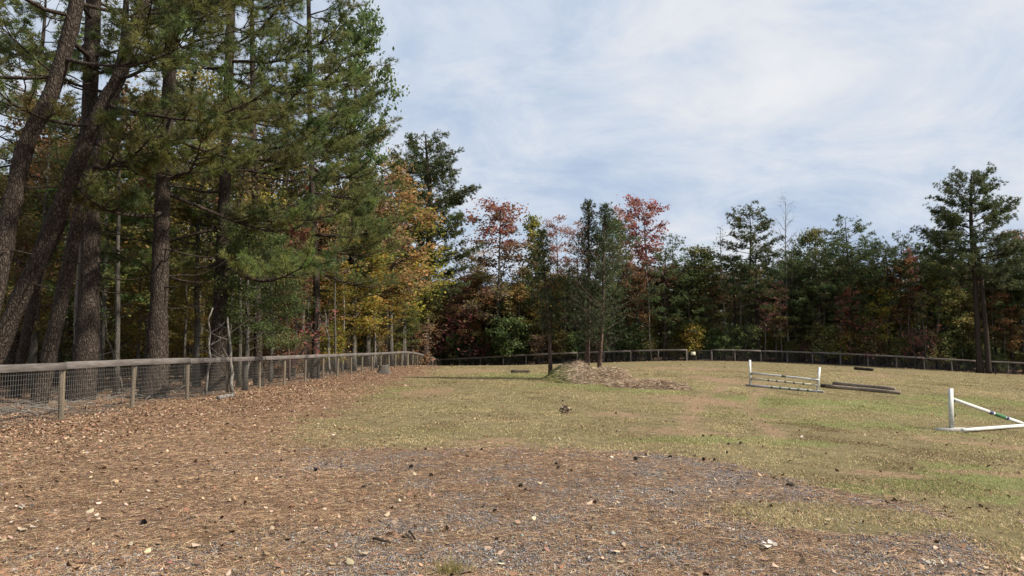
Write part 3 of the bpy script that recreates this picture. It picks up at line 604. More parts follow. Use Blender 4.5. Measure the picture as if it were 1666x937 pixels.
# ---- trees of the left wood
left_specs = [
 ('orange0', 'maple_tree', 636, 268, 62, 'tall tree with orange crown standing right in front of the lone tall pine', 'tree', 1.25),
 ('yellow0', 'maple_tree', 660, 325, 72, 'yellow and olive maple at the right end of the left wood', 'tree', 1.4),
 ('yellow0', 'maple_tree', 575, 375, 49, 'broad yellow-green maple right of the knotted pine', 'tree', 1.6),
 ('yellow0', 'sweetgum_tree', 612, 430, 57, 'low yellow-leaved tree above the tree stump by the fence', 'tree', 1.6),
 ('mix0', 'maple_tree', 598, 300, 60, 'olive and rust maple directly left of the tall orange-crowned tree', 'tree', 1.4),
 ('olive0', 'oak_tree', 668, 420, 76, 'olive oak below the orange-crowned tree by the fence corner', 'tree', 1.5),
 ('orange1', 'maple_tree', 558, 300, 58, 'orange tinged tree behind the yellow-green maple', 'tree', 1.3),
 ('olive0', 'oak_tree', 520, 300, 50, 'olive oak behind the knotted pine', 'tree', 1.3),
 ('red0', 'maple_tree', 478, 360, 39, 'small red-leaved maple left of the knotted pine', 'tree', 1.2),
 ('ngreen', 'oak_tree', 400, 335, 27.5, 'glossy green willow oak right above the pale saplings', 'tree', 1.1),
 ('ngreen', 'oak_tree', 440, 380, 34, 'dark green oak right of the glossy willow oak', 'tree', 1.0),
 ('nyellow', 'maple_tree', 222, 395, 29, 'yellow-leaved understory maple between the massive pine and the flared straight pine', 'tree', 1.2),
 ('nyellow', 'maple_tree', 315, 420, 33, 'small yellow tree between the flared straight pine and the drooping-boughed pine', 'tree', 1.1),
 ('norange', 'oak_tree', 55, 150, 27, 'rusty orange oak high behind the bent leftmost pine', 'tree', 1.1),
 ('nolive', 'oak_tree', 95, 240, 30, 'olive and gold oak behind the slanting pines', 'tree', 1.3),
 ('nolive', 'oak_tree', -20, 280, 25, 'olive oak cut by the left edge of the view', 'tree', 1.2),
 ('nyellow', 'oak_tree', 325, 110, 38, 'tall golden oak seen through the boughs of the drooping pine', 'tree', 1.1),
 ('nolive', 'oak_tree', 240, 150, 36, 'tall olive oak behind the flared straight pine', 'tree', 1.1),
 ('clumpy', 'oak_tree', 575, 20, 51, 'green oak whose leafy top pokes out against the sky above the orange tree', 'tree', .62),
 ('mix0', 'maple_tree', 445, 250, 48, 'red-topped maple behind the slim straight pine', 'tree', 1.1),
 ('green1', 'oak_tree', 655, 490, 68, 'dark green low oak by the fence corner', 'tree', 1.5),
 ('sred', 'maple_shrub', 455, 520, 38, 'rust red bush behind the left fence, left of the knotted pine', 'shrub', 1.5),
 ('sbrown', 'shrub', 676, 530, 76, 'brownish red bush at the fence corner post', 'shrub', 1.4),
 ('nyellow', 'maple_tree', 195, 470, 30, 'low golden maple right of the massive upright pine', 'tree', 1.5),
 ('nolive', 'oak_tree', 120, 440, 31, 'low olive oak between the slanting pines and the massive pine', 'tree', 1.4),
 ('nyellow', 'maple_tree', 310, 500, 33, 'lowest yellow maple right of the flared straight pine', 'tree', 1.6),
 ('norange', 'maple_tree', 50, 430, 29, 'low orange maple behind the slanting pines', 'tree', 1.3),
 ('nolive', 'oak_tree', 390, 470, 36, 'low olive oak behind the pale saplings', 'tree', 1.5),
 ('norange', 'maple_tree', 450, 440, 42, 'low orange maple left of the knotted pine', 'tree', 1.5),
 ('nyellow', 'maple_tree', 535, 440, 47, 'low yellow maple just right of the knotted pine', 'tree', 1.6),
 ('midpine0', 'pine_tree', 20, -60, 29, 'dark green pine crown in the upper left corner', 'pine tree', 1.2),
 ('midpine1', 'pine_tree', 565, 195, 52, 'green pine crown just left of the orange tree top', 'pine tree', 1.1),
 ('midpine0', 'pine_tree', 450, 40, 44, 'tall pine behind the slim straight pine', 'pine tree', 1.2),
]
for s in left_specs: far_tree(s[0], s[1], s[2], s[3], s[4], s[5], s[6], s[7])
def thin_stem(px0, py0, px1, py1, d, w, label, bark='pale_bark', name='sapling', twigs=9):
    a = pix(px0, py0, d); z0 = G(a[0], d); b_ = pix(px1, py1, d); H = b_[2]-z0
    tg = Geo(); n = 8; tt = np.linspace(0, 1, n); P = np.stack([(b_[0]-a[0])*tt, 0*tt, H*tt-.05], 1)+np.concatenate([np.zeros((1, 3)), rng.normal(0, .035, (n-1, 3))]); tube(tg, P, (w/FPX*d/2)*.75*(1-.55*tt), 7)
    for i in range(twigs):
        f = rng.uniform(.35, 1); q = P[int(f*(n-1))]; dv = rng.normal(size=3)*np.array([1, 1, .4])+np.array([0, 0, .7]); tube(tg, [q, q+dv*.25, q+dv*.55+np.array([0, 0, .1])], [.014, .01, .004], 4, cap=False)
    o = tg.obj(name, M[bark], smooth=True); o.location = (a[0], d, z0); tag(o, label, 'sapling'); return o
thin_stem(379, 640, 371, 515, 25.5, 9, 'pale grey leafless sapling behind the left fence, nearer of the two pale ones')
thin_stem(335, 640, 343, 500, 24.5, 6, 'pale thin sapling just left of the drooping-boughed pine')
thin_stem(403, 632, 396, 500, 29, 5, 'thin whitish sapling between the drooping pine and the slim straight pine')
thin_stem(539, 610, 528, 500, 42.5, 6, 'leaning bone-white dead sapling right of the knotted pine')
thin_stem(470, 622, 459, 380, 36, 6, 'reddish-brown slim trunk left of the knotted pine', 'red_bark')
thin_stem(500, 612, 503, 480, 38, 5, 'slim pale stem hugging the left side of the knotted pine')
thin_stem(200, 650, 160, 480, 26, 5, 'thin crooked grey stem behind the fence right of the massive pine', 'grey_bark')
thin_stem(609, 606, 612, 500, 56, 4, 'thin pale stem right behind the fence near the stump')
thin_stem(108, 655, 152, 430, 24.5, 9, 'slanting slim trunk crossing behind the massive upright pine', 'grey_bark')

# ---- filler trees of both woods
KW = {'pine': 'dark rounded pine', 'ypin': 'bushy young pine', 'midp': 'tall green pine', 'gree': 'green broadleaf tree', 'oliv': 'olive broadleaf tree', 'oran': 'orange-leaved tree', 'yell': 'yellow-leaved tree', 'brow': 'sparse brown tree',
      'mix0': 'red-topped olive tree', 'pink': 'pinkish sparse tree', 'pole': 'bare-stemmed slim tree', 'bare': 'leafless tree', 'sgre': 'green bush', 'soli': 'olive bush', 'syel': 'yellow bush', 'sbro': 'brown bush', 'sred': 'reddish bush'}
def far_label(k, x, y, bush=False):
    px = CX + FPX*x/y; dep = y - float(far_y(x))
    seg = 'hidden near the fence corner'; 
    for lim, w in ((720, 'near the fence corner'), (850, 'between the fence corner and the mound'), (925, 'behind the leftmost mound tree'), (1010, 'behind the two dark cedars'), (1075, 'just right of the mound'), (1112, 'just left of the gateway'), (1165, 'behind the gateway'),
                   (1215, 'just right of the gateway'), (1270, 'behind the left end of the mid-field jump'), (1340, 'behind the right end of the mid-field jump'), (1400, 'behind the left end of the timber poles'), (1465, 'behind the right end of the timber poles'),
                   (1545, 'left of the twin-trunked pine'), (1610, 'right behind the twin-trunked pine'), (9999, 'at the right edge')):
        if px < lim: seg = w; break
    if bush: return KW[k[:4]] + (' at the far fence ' if dep < 4 else ' deeper in the far wood ') + seg
    return KW[k[:4]] + (' in the front rank ' if dep < 7 else (' in the middle rank ' if dep < 16 else ' in the rearmost rank ')) + seg
def left_label(k, x, y, bush=False):
    px = CX + FPX*x/y; dep = fence_x(y) - x
    for lim, w in ((40, 'behind the bent leftmost pine'), (110, 'behind the slanting pines'), (200, 'behind the massive upright pine'), (300, 'behind the flared straight pine'), (385, 'behind the drooping-boughed pine'), (450, 'behind the slim straight pine'), (530, 'behind the knotted pine'), (600, 'just right of the knotted pine'), (640, 'behind the tree stump'), (9999, 'near the fence corner')):
        if px < lim: seg = w; break
    return KW[k[:4]] + (' close to the left fence ' if dep < 6 else (' some way into the left wood ' if dep < 15 else ' deep in the left wood ')) + seg
FILL = {'pine': [], 'broad': [], 'shrub': []}
def clear_of(lst, x, y, r): return all((x-a)**2+(y-b)**2 > r*r for a, b in lst)
pts = []
def pick(seq, wts): return seq[int(rng.choice(len(seq), p=np.array(wts)/sum(wts)))]
n_far = 0; tries = 0
while n_far < 225 and tries < 9000:
    tries += 1; x = rng.uniform(-26, 66); y = float(far_y(x)) + 2.2 + 30*rng.random()**1.6
    if not (-.30 < x/y < .76) or x < -10 + (y-90)*-.1 and y < 92: continue
    depth = y-far_y(x)
    if not clear_of(pts, x, y, 1.5+depth*.045): continue
    pts.append((x, y)); n_far += 1
    right = sst(14, 26, x); r = rng.random()
    if r < .16+.32*right:
        k = pick(['pine0', 'pine1', 'pine2', 'pine3', 'ypine0', 'ypine1'], [1, 1, 1, 1, 1.6, 1.6]); H = rng.uniform(10.5, 13.2)+right*1.0
        place(k, 'pine_tree', x, y, H, far_label(k, x, y), 'pine tree', 'pines massed in the far wood', wide=1.3)
    else:
        kk = ['green0', 'green1', 'olive0', 'olive1', 'orange0', 'orange1', 'yellow0', 'brown0', 'mix0', 'pink0', 'pole0', 'pole1']
        w_ = [2, 2, 2.2, 1.5, 1.0, .8, .7, 1.2, .9, .7, 1.5, 1.2] if right > .5 else [1.0, 1.0, 1.8, 1.2, 2.6, 2.0, 1.4, 1.4, 1.4, 1.0, 1.1, .8]
        k = pick(kk, w_); H = rng.uniform(7.5, 12.0)
        place(k, 'broadleaf_tree', x, y, H, far_label(k, x, y), 'tree', 'broadleaf trees massed in the far wood', wide=1.25)
for i in range(34):
    x = -7+62*(i+rng.random())/34; y = float(far_y(x))+rng.uniform(1.3, 4.5)
    if 16 < x < 23: continue
    k = pick(['pole1', 'pole0', 'bare1', 'pink0'], [2, 1.2, 1.2, .6]); place(k, 'slim_tree', x, y, rng.uniform(6, 10.5), 'slim pale trunk' + far_label(k, x, y, True).replace(KW[k[:4]] if k[:4] in KW else '', '', 1), 'tree', 'slim pale trunks at the edge of the far wood')
n_sh = 0; tries = 0; spt = []
while n_sh < 125 and tries < 5000:
    tries += 1; x = rng.uniform(-22, 60); y = float(far_y(x)) + 1.6 + 9*rng.random()**1.5
    if not (-.24 < x/y < .75) or not clear_of(spt, x, y, 1.1): continue
    spt.append((x, y)); n_sh += 1
    k = pick(['sgreen', 'solive', 'syellow', 'sbrown', 'sred'], [3, 3.4, 1.0, 2.0, .9]); place(k, 'understory_shrub', x, y, rng.uniform(1.6, 4.0), far_label(k, x, y, True), 'shrub', 'undergrowth bushes behind the far fence', wide=1.0)
n_l = 0; tries = 0; lp = [(pix(p[2], 600, p[4])[0], p[4]) for p in left_specs] + [(pix(b_[2][1][0], 600, b_[1])[0], b_[1]) for b_ in BIG]
while n_l < 120 and tries < 9000:
    tries += 1; y = rng.uniform(24, 88); x = fence_x(y) - 2.5 - 34*rng.random()**1.3
    if x/y < -.80 or x > -11.5 or not clear_of(lp, x, y, 1.7): continue
    lp.append((x, y)); n_l += 1
    if rng.random() < .25:
        k = pick(['midpine0', 'midpine1', 'pine0', 'pine2'], [2, 2, 1, 1]); place(k, 'pine_tree', x, y, rng.uniform(10, 15), left_label(k, x, y), 'pine tree', 'pines deep in the left wood')
    else:
        k = pick(['green0', 'green1', 'olive0', 'olive1', 'yellow0', 'orange0', 'orange1', 'brown0', 'pole0', 'pole1', 'mix0'], [1.3, 1.3, 2, 1.3, 1.8, .9, .9, 1, 1.5, .8, .7]); place(k, 'broadleaf_tree', x, y, rng.uniform(6.5, 12.5),
              left_label(k, x, y), 'tree', 'broadleaf trees deep in the left wood', wide=1.2)
for i in range(30):
    y = 24+50*((i+rng.random())/30)**1.3; x = fence_x(y)-rng.uniform(.9, 6.5)
    if not clear_of(lp, x, y, .9): continue
    k = pick(['pole1', 'pole0', 'bare1'], [1.2, 2, .8]); place(k, 'slim_tree', x, y, rng.uniform(7, 12), 'slim straight trunk' + left_label(k, x, y).replace(KW[k[:4]], '', 1), 'tree', 'slim straight trunks in the left wood')
n_s = 0; tries = 0; spt = []
while n_s < 100 and tries < 5000:
    tries += 1; y = rng.uniform(20, 86); x = fence_x(y) - 1.9 - 16*rng.random()**1.4
    if x/y < -.76 or not clear_of(spt, x, y, 1.3) or (y < 34 and fence_x(y)-x < 6): continue
    spt.append((x, y)); n_s += 1
    k = pick(['sgreen', 'solive', 'syellow', 'sbrown', 'sred'], [2, 3, 2.6, 2, .9]); place(k, 'understory_shrub', x, y, rng.uniform(1.1, 3.2), left_label(k, x, y, True), 'shrub', 'undergrowth bushes behind the left fence')
# far mass of the wood, nothing in it can be counted
g = Geo(); n = 75000; ang = rng.uniform(-.78, .76, n); dist = rng.uniform(108, 135, n); X = dist*ang; Y = np.maximum(dist, far_y(X)+28); Z = gz(X, Y, False)+rng.random(n)**1.35*(11-3*vnoise(X*.3, Y*.1, 5)); 
left = X < -42; X = X; leaf_quads(g, np.stack([X, Y, Z], 1), .9, pal(GRN+DARKP+OLV[:1], n, .2)); 
n = 12000; Yl = rng.uniform(20, 120, n); Xl = fence_x(Yl)-rng.uniform(38, 50, n); Zl = rng.random(n)*11; leaf_quads(g, np.stack([Xl, Yl, Zl], 1), .7, pal(GRN+OLV+YEL[:1], n, .2))
o = g.obj('distant_woods', M['leaves']); tag(o, 'far dark mass of the wood seen only as gaps between nearer trees', 'woods', None, 'stuff')

# ------------------------------------------------------------------ mound with its three trees
mx0, my0 = 3.6, 35.6
def mound_h(x, y):
    a = .75*blob(x, y, 3.0, 36.2, 1.0, 1.5, .7) ; b1 = .66*blob(x, y, 3.35, 33.9, 1.0, 1.1, .7); c1 = .68*blob(x, y, 4.5, 34.0, .85, 1.2, .75)
    return np.maximum(np.maximum(a, b1), c1)*(.55+.9*fbm(x*1.5, y*1.5, 77, 4)) + .10*(fbm(x*5, y*5, 78, 3)-.5)
def pile(name, x0, x1, y0, y1, hf, colr, label, cat, nst, strawcol):
    n = 90; xs = np.linspace(x0, x1, n); ys = np.linspace(y0, y1, n); XX, YY = np.meshgrid(xs, ys); x = XX.ravel(); y = YY.ravel(); h = hf(x, y)
    ed = np.minimum(np.minimum(x-x0, x1-x), np.minimum(y-y0, y1-y)); h = h*sst(0, .25, ed); zz2 = gz(x, y) + h - .05
    g = Geo(); ii = (np.arange(n-1)[:, None]*n+np.arange(n-1)[None]).ravel(); f1 = fbm(x*3, y*3, 81, 3)[:, None]
    C = np.array(colr[0])*(1-f1)+np.array(colr[1])*f1; gm = (sst(2.9, 2.2, x)*.85*(name == 'hay_mound'))[:, None]; C = C*(1-gm)+np.array([.13, .135, .055])*gm; g.add(np.stack([x, y, zz2], 1)-np.array([x0, y0, 0]), np.stack([ii, ii+1, ii+n+1, ii+n], 1), C)
    # loose stalks
    px_ = rng.uniform(x0, x1, nst*3); py_ = rng.uniform(y0, y1, nst*3); hh = hf(px_, py_); k = np.where(hh > .07)[0][:nst]; px_, py_, hh = px_[k], py_[k], hh[k]; m_ = len(k)
    P = np.stack([px_-x0, py_-y0, gz(px_, py_)+hh-.03], 1); e = .15
    gx_ = (hf(px_+e, py_)-hf(px_-e, py_))/(2*e); gy_ = (hf(px_, py_+e)-hf(px_, py_-e))/(2*e)
    D = np.stack([-gx_, -gy_, -(gx_**2+gy_**2)], 1)*.8 + rng.normal(0, .5, (m_, 3))*np.array([1, 1, .35]); D /= np.linalg.norm(D, axis=1)[:, None]; S = np.cross(D, rng.normal(size=(m_, 3))); S /= np.linalg.norm(S, axis=1)[:, None]
    l = rng.uniform(.12, .35, (m_, 1)); V = np.stack([P-S*.009, P+S*.009, P+D*l+np.array([0, 0, .02])], 1); sc_c = pal(strawcol, m_, .2); gk = ((name == 'hay_mound') & (px_ < rng.uniform(2.1, 3.0, m_)))[:, None]; sc_c = np.where(gk, pal([(.2, .2, .08), (.26, .24, .1), (.14, .15, .05)], m_, .15), sc_c); g.add(V, np.arange(m_*3).reshape(-1, 3), np.repeat(sc_c, 3, 0))
    o = g.obj(name, M['litter'], smooth=False); o.location = (x0, y0, 0); tag(o, label, cat); return o
HAY = [(.50, .39, .27), (.60, .48, .35), (.36, .26, .175), (.20, .14, .09), (.54, .41, .30)]
pile('hay_mound', .6, 5.9, 31.8, 39.2, mound_h, ((.12, .085, .055), (.34, .25, .16)), 'big mound of dry hay and earth heaped round the foot of the three trees', 'mound', 26000, HAY)
def pile_h(x, y): return .24*blob(x, y, 5.5, 31.0, 1.3, .9, .8)*(.4+1.2*fbm(x*2, y*2, 90, 3))+.16*blob(x, y, 6.6, 30.5, .6, .55, .7)*(.5+fbm(x*3, y*3, 91, 2))
pile('hay_pile', 3.8, 8.2, 29.6, 32.4, pile_h, ((.12, .085, .06), (.30, .21, .14)), 'low flattened pile of brown hay and dirt just right of the big mound', 'hay pile', 8000, HAY[2:]+HAY[:1])
def on_mound(x, y): return G(x, y)+float(mound_h(np.array([x]), np.array([y]))[0])-.1
tm1 = cedar(7.2, 1.5, 1.9, 85, 17, (-.05, 0), [(.035, .052, .022), (.05, .065, .026), (.065, .075, .03)], .085)
x, y = 1.92, 36.9; make_tree('cedar_tree', plant_meshes(tm1, 'cedar', M['red_bark']), (x, y, on_mound(x, y)), 'slender leaning tree with a bare lower trunk, leftmost of the three on the mound', 'tree')
tm2 = cedar(8.2, 1.8, 1.5, 95, 17, (.03, 0), CEDAR, .11)
x, y = 3.66, 36.4; make_tree('cedar_tree', plant_meshes(tm2, 'cedar', M['red_bark']), (x, y, on_mound(x, y)), 'dark cedar with a thick reddish trunk, middle of the three on the mound', 'tree')
tm3 = cedar(8.4, 2.5, 1.4, 120, 17, (.055, 0), CEDAR+[(.05, .062, .03)], .1)
x, y = 4.2, 36.0; make_tree('cedar_tree', plant_meshes(tm3, 'cedar', M['red_bark']), (x, y, on_mound(x, y)), 'widest dark cedar, rightmost of the three on the mound', 'tree')

# ------------------------------------------------------------------ fences
FH = 1.24
def wire_panel(g, A, B, z0f, h, nv, hz, r):
    """welded mesh between two ground points; thin square wires"""
    A = np.array(A, float); B = np.array(B, float)
    L = np.linalg.norm(B-A); n = max(2, int(L/nv)); m_ = max(2, int(L/1.5)+1); tt = np.linspace(0, 1, m_)
    for z in hz:
        P = [(A[0]+(B[0]-A[0])*t_, A[1]+(B[1]-A[1])*t_, z0f(t_)+z+.006*math.sin(t_*17+z*9)) for t_ in tt]; tube(g, P, r, 3, cap=False)
    t1 = (np.arange(n)+.5)/n; X = A[0]+(B[0]-A[0])*t1; Y = A[1]+(B[1]-A[1])*t1; Z = np.array([z0f(q) for q in t1]); u = (B-A)/L; o = np.array([-u[1], u[0]])
    V = np.stack([np.stack([X-u[0]*r, Y-u[1]*r, Z+hz[0]], 1), np.stack([X+u[0]*r, Y+u[1]*r, Z+hz[0]], 1), np.stack([X+u[0]*r, Y+u[1]*r, Z+hz[-1]], 1), np.stack([X-u[0]*r, Y-u[1]*r, Z+hz[-1]], 1)], 1)
    W = V.copy(); W[..., 0] += o[0]*r*1.5; W[..., 1] += o[1]*r*1.5; g.add(np.concatenate([V, W]), np.arange(n*8).reshape(-1, 4))
def round_post(x, y, h, r, mat, parent, ox, oy):
    g = Geo(); z = G(x, y); n = 9; zz3 = [-.15, 0, h*.5, h-.02, h]; lx, ly = rng.normal(0, .014, 2); tube(g, [(x-ox+lx*(1-q/h), y-oy+ly*(1-q/h), z+q) for q in zz3], [r*1.04, r, r, r*.98, r*.8], n, jit=.02)
    return g.obj('post', mat, parent, smooth=False)
def fence(name, posts, label, face, railmat, wmat, wr, nv, nh, rail_h=.16, post_r=.058, span=2, top=FH, endpost=None):
    x0, y0 = posts[0]; e = empty(name, (x0, y0, 0)); tag(e, label, 'fence')
    for i, (x, y) in enumerate(posts): round_post(x, y, top-(.02 if i % 2 else -.005), post_r*rng.uniform(.92, 1.12) if not (endpost and i in endpost) else .09, M['post'] if wmat != 'dwire' else M['railx'], e, x0, y0)
    for i in range(0, len(posts)-1, span):
        j = min(i+span, len(posts)-1); g = Geo(); sub = [posts[k] for k in range(i, j+1)]
        dx, dy = sub[-1][0]-sub[0][0], sub[-1][1]-sub[0][1]; L = math.hypot(dx, dy); ux, uy = dx/L, dy/L; nx_, ny_ = uy*face, -ux*face; off = post_r+.022
        w = .038; jj = rng.uniform(-.012, .012); b8 = .004; pr = [(-w/2, -rail_h/2+b8), (-w/2+b8, -rail_h/2), (w/2-b8, -rail_h/2), (w/2, -rail_h/2+b8), (w/2, rail_h/2-b8), (w/2-b8, rail_h/2), (-w/2+b8, rail_h/2), (-w/2, rail_h/2-b8)]
        V = []; ks = []
        for s_ in range(len(sub)-1):
            for q in np.linspace(0, 1, 4)[(0 if s_ == 0 else 1):]: ks.append((sub[s_], sub[s_+1], q))
        for qi, (a_, b_, q) in enumerate(ks):
            X = a_[0]+(b_[0]-a_[0])*q; Y = a_[1]+(b_[1]-a_[1])*q; za, zb = G(*a_), G(*b_); Z = za+(zb-za)*q + top - rail_h/2 + .012 + jj
            e_ = .003 if qi == 0 else (-.003 if qi == len(ks)-1 else 0)
            for (pa, pb) in pr: V.append((X+ux*e_+nx_*(off+pa)-x0, Y+uy*e_+ny_*(off+pa)-y0, Z+pb))
        m_ = len(ks); F = [[i8*8+q, i8*8+(q+1) % 8, (i8+1)*8+(q+1) % 8, (i8+1)*8+q] for i8 in range(m_-1) for q in range(8)]
        g.add(V, F); g.F.append(np.array([[7-q for q in range(8)]])); g.F.append(np.array([[(m_-1)*8+q for q in range(8)]]))
        g.obj('rail', railmat, e)
    g = Geo(); hz = np.linspace(.03, top-rail_h*.7, nh)
    for i in range(len(posts)-1):
        a_, b_ = posts[i], posts[i+1]; dx, dy = b_[0]-a_[0], b_[1]-a_[1]; L = math.hypot(dx, dy); nx_, ny_ = dy/L*face, -dx/L*face; o_ = post_r+.004 if face else 0
        za, zb = G(*a_), G(*b_); wire_panel(g, (a_[0]+nx_*o_-x0, a_[1]+ny_*o_-y0), (b_[0]+nx_*o_-x0, b_[1]+ny_*o_-y0), lambda q, za=za, zb=zb: za+(zb-za)*q, 1, nv, hz, wr)
    g.obj('wire_mesh', M[wmat], e); return e
lp_posts = []; d = 16.4-3.05*4
while d < 67: lp_posts.append((fence_x(d), d)); d += 3.05
fence('wire_fence', lp_posts, 'long wire mesh fence with a grey top board running along the left wood', 1, M['rail'], 'wire', .0023, .075, 12, span=2)
c0 = lp_posts[-1]; cor = [c0]
npst = 8
for i in range(1, npst+1): f = i/npst; cor.append((c0[0]+(-8.9-c0[0])*f, c0[1]+(90-c0[1])*f))
fence('wire_fence', cor, 'stretch of post and wire fence dropping downhill past the tall pine at the corner', 1, M['rail'], 'wire', .0035, .12, 10, span=2, endpost=(0,))
def poly_posts(pts, n):
    pts = np.array(pts, float); s = np.concatenate([[0], np.cumsum(np.linalg.norm(np.diff(pts, axis=0), axis=1))]); q = np.linspace(0, s[-1], n); return [(float(np.interp(a, s, pts[:, 0])), float(np.interp(a, s, pts[:, 1]))) for a in q]
fp = poly_posts([(-8.75, 89.9), (-4, 87), (2, 84), (18.6, 79)], 11)
fence('wire_fence', fp, 'far fence left of the gateway, a dark board and wire run passing behind the mound', 1, M['railx'], 'dwire', .005, .15, 9, span=2, post_r=.065, endpost=(10,))
fp2 = [(21.3, 79)]
for pxx in (1193, 1235, 1277, 1318, 1363, 1407, 1453, 1498, 1542, 1587, 1633, 1680, 1728):
    s_ = (pxx-CX)/FPX*math.cos(PITCH)*1.0066; # ray x/y near the horizon
    lo, hi = 21.3, 80.0
    for _ in range(40):
        mid = (lo+hi)/2
        if mid/far_y(mid) < s_: lo = mid
        else: hi = mid
    fp2.append((lo, float(far_y(lo))))
fence('wire_fence', fp2, 'far fence right of the gateway, running straight towards the right edge', 1, M['railx'], 'dwire', .005, .15, 9, span=2, post_r=.065, endpost=(0,))
# gate with its sign
gt = empty('wire_gate', (18.75, 79.0, G(20, 79))); tag(gt, 'thin dark wire gate closing the gap in the far fence', 'gate')
g = Geo(); W_ = 2.42
for a_, b_ in (((0, 0, .12), (W_, 0, .12)), ((0, 0, 1.1), (W_, 0, 1.1)), ((0, 0, .12), (0, 0, 1.1)), ((W_, 0, .12), (W_, 0, 1.1)), ((W_/2, 0, .12), (W_/2, 0, 1.1))): tube(g, [a_, b_], .018, 6)
g.obj('gate_frame', M['dwire'], gt)
g = Geo(); wire_panel(g, (0, .02), (W_, .02), lambda q: 0, 1, .15, np.linspace(.14, 1.08, 8), .004); g.obj('wire_mesh', M['dwire'], gt)
g = Geo(); box(g, (.32, -.035, .78), (.82, -.035, .78), .012, .34, bev=.003); sg = g.obj('gate_sign', M['sign']); sg.location = (18.75, 79.0, G(20, 79)); tag(sg, 'small cream board hanging in the gateway of the far fence', 'sign')

# ------------------------------------------------------------------ jumps
def standard(parent, x, y, z, h, rz, foot=.42, lean=0.0):
    g = Geo(); box(g, (x, y, z), (x+lean, y, z+h), .09, .09, up=(0, 1, 0), bev=.006); g.obj('upright', M['white'], parent)
    g = Geo(); c, s = math.cos(rz), math.sin(rz); box(g, (x-c*foot+.0, y-s*foot-.065, z+.045), (x+c*foot, y+s*foot-.065, z+.045), .035, .085, bev=.004); box(g, (x-c*foot, y-s*foot+.065, z+.045), (x+c*foot, y+s*foot+.065, z+.045), .035, .085, bev=.004); g.obj('foot', M['foot'], parent)
def cup(parent, p, dx, dy):
    g = Geo(); n = 8; a = np.linspace(math.pi, 2*math.pi, n); r = .06
    P = [(p[0]+dx*.07+(-dy)*math.cos(q)*r, p[1]+dy*.07+dx*math.cos(q)*r, p[2]+math.sin(q)*r) for q in a]; tube(g, P, .014, 5); box(g, (p[0]-dx*.03, p[1]-dy*.03, p[2]-.05), (p[0]+dx*.09, p[1]+dy*.09, p[2]-.055), .05, .012); g.obj('cup', M['black'], parent)
def pole(name, p0, p1, r, base, bands, label, group=None):
    p0 = np.array(p0, float); p1 = np.array(p1, float); v_ = p1-p0; e = empty(name, tuple(p0)); tag(e, label, 'jump pole', group)
    g = Geo(); tube(g, [v_*q for q in np.linspace(0, 1, 5)], r, 14); g.obj('shaft', M[base], e, smooth=False)
    for (a_, b_, mm) in bands: g = Geo(); tube(g, [v_*a_, v_*b_], r+.003, 14); g.obj('band', M[mm], e)
    return e
# white jump in the middle of the field
jl = pix(1221, 630, 35.0); jr = pix(1330, 634.5, 32.6); zl, zr = G(jl[0], jl[1]), G(jr[0], jr[1])
du = np.array([jr[0]-jl[0], jr[1]-jl[1]]); Lj = np.linalg.norm(du); du /= Lj
sa_ = empty('jump_standard', (jl[0], jl[1], zl)); tag(sa_, 'upright white jump standard holding the left ends of the poles at the jump in mid-field', 'jump standard')
standard(sa_, 0, 0, 0, 1.24, math.radians(100), .4); cup(sa_, (0, 0, .62), *du); cup(sa_, (0, 0, .36), *du)
sb_ = empty('jump_standard', (jr[0], jr[1], zr)); tag(sb_, 'white jump standard tilting right, at the right end of the jump in mid-field', 'jump standard')
standard(sb_, 0, 0, 0, 1.1, math.radians(100), .4, lean=.12); cup(sb_, (.06, 0, .54), *(-du)); cup(sb_, (.04, 0, .3), *(-du))
def onj(t_, h): return (jl[0]+du[0]*Lj*t_, jl[1]+du[1]*Lj*t_-.02, zl+(zr-zl)*t_+h)
pole('jump_pole', onj(.02, .63), onj(1.02, .545), .045, 'white', [(.47, .53, 'darkband')], 'white top pole of the mid-field jump with one dark band at its middle')
pole('jump_pole', onj(.02, .37), onj(1.0, .31), .045, 'cream', [(q, q+.025, 'darkband') for q in (.26, .39, .52, .65, .79)], 'cream middle pole of the mid-field jump with several dark bands')
pole('jump_pole', onj(.03, .05), onj(1.06, .05), .045, 'white', [(q, q+.028, 'green') for q in (.28, .41, .54, .67, .8)], 'white pole with green bands lying on the ground under the mid-field jump')
# right-hand jump
q = pix(1548, 700, 19.0); zq = G(q[0], q[1]); sc_ = empty('jump_standard', (q[0], q[1], zq)); tag(sc_, 'nearest white jump standard, at the right side with one pole end resting high on it', 'jump standard')
hq = pix(1550, 632, 19.0)[2]-zq
standard(sc_, 0, 0, 0, hq, math.radians(8), .42, .03)
pe = pix(1660, 690, 21.0); pe = np.array([pe[0], pe[1], G(pe[0], pe[1])]); dA = pe[:2]-q[:2]; dA /= np.linalg.norm(dA)
cup(sc_, (.02, -.01, pix(1553, 651, 19)[2]-zq), *dA); cup(sc_, (.02, -.01, pix(1553, 674, 19)[2]-zq), *dA)
pA0 = np.array([q[0]+dA[0]*.08, q[1]+dA[1]*.08, pix(1556, 649, 19)[2]]); pA1 = pe+np.array([dA[0]*.1, dA[1]*.1, .1])
pole('jump_pole', pA0, pA1+(pA1-pA0)*.02, .048, 'white', [(.49, .54, 'blue'), (.565, .72, 'green'), (.73, .765, 'blue')], 'white pole with green and navy bands sloping down from the nearest standard to the ground')
pB0 = np.array([*pix(1566, 702, 18.75)[:2], 0]); pB0[2] = G(pB0[0], pB0[1])+.055; pB1 = pe+np.array([dA[0]*-.05, dA[1]*-.05-.12, .055])
pole('jump_pole', pB0, pB1, .048, 'white', [], 'plain white pole lying on the grass from the foot of the nearest standard')
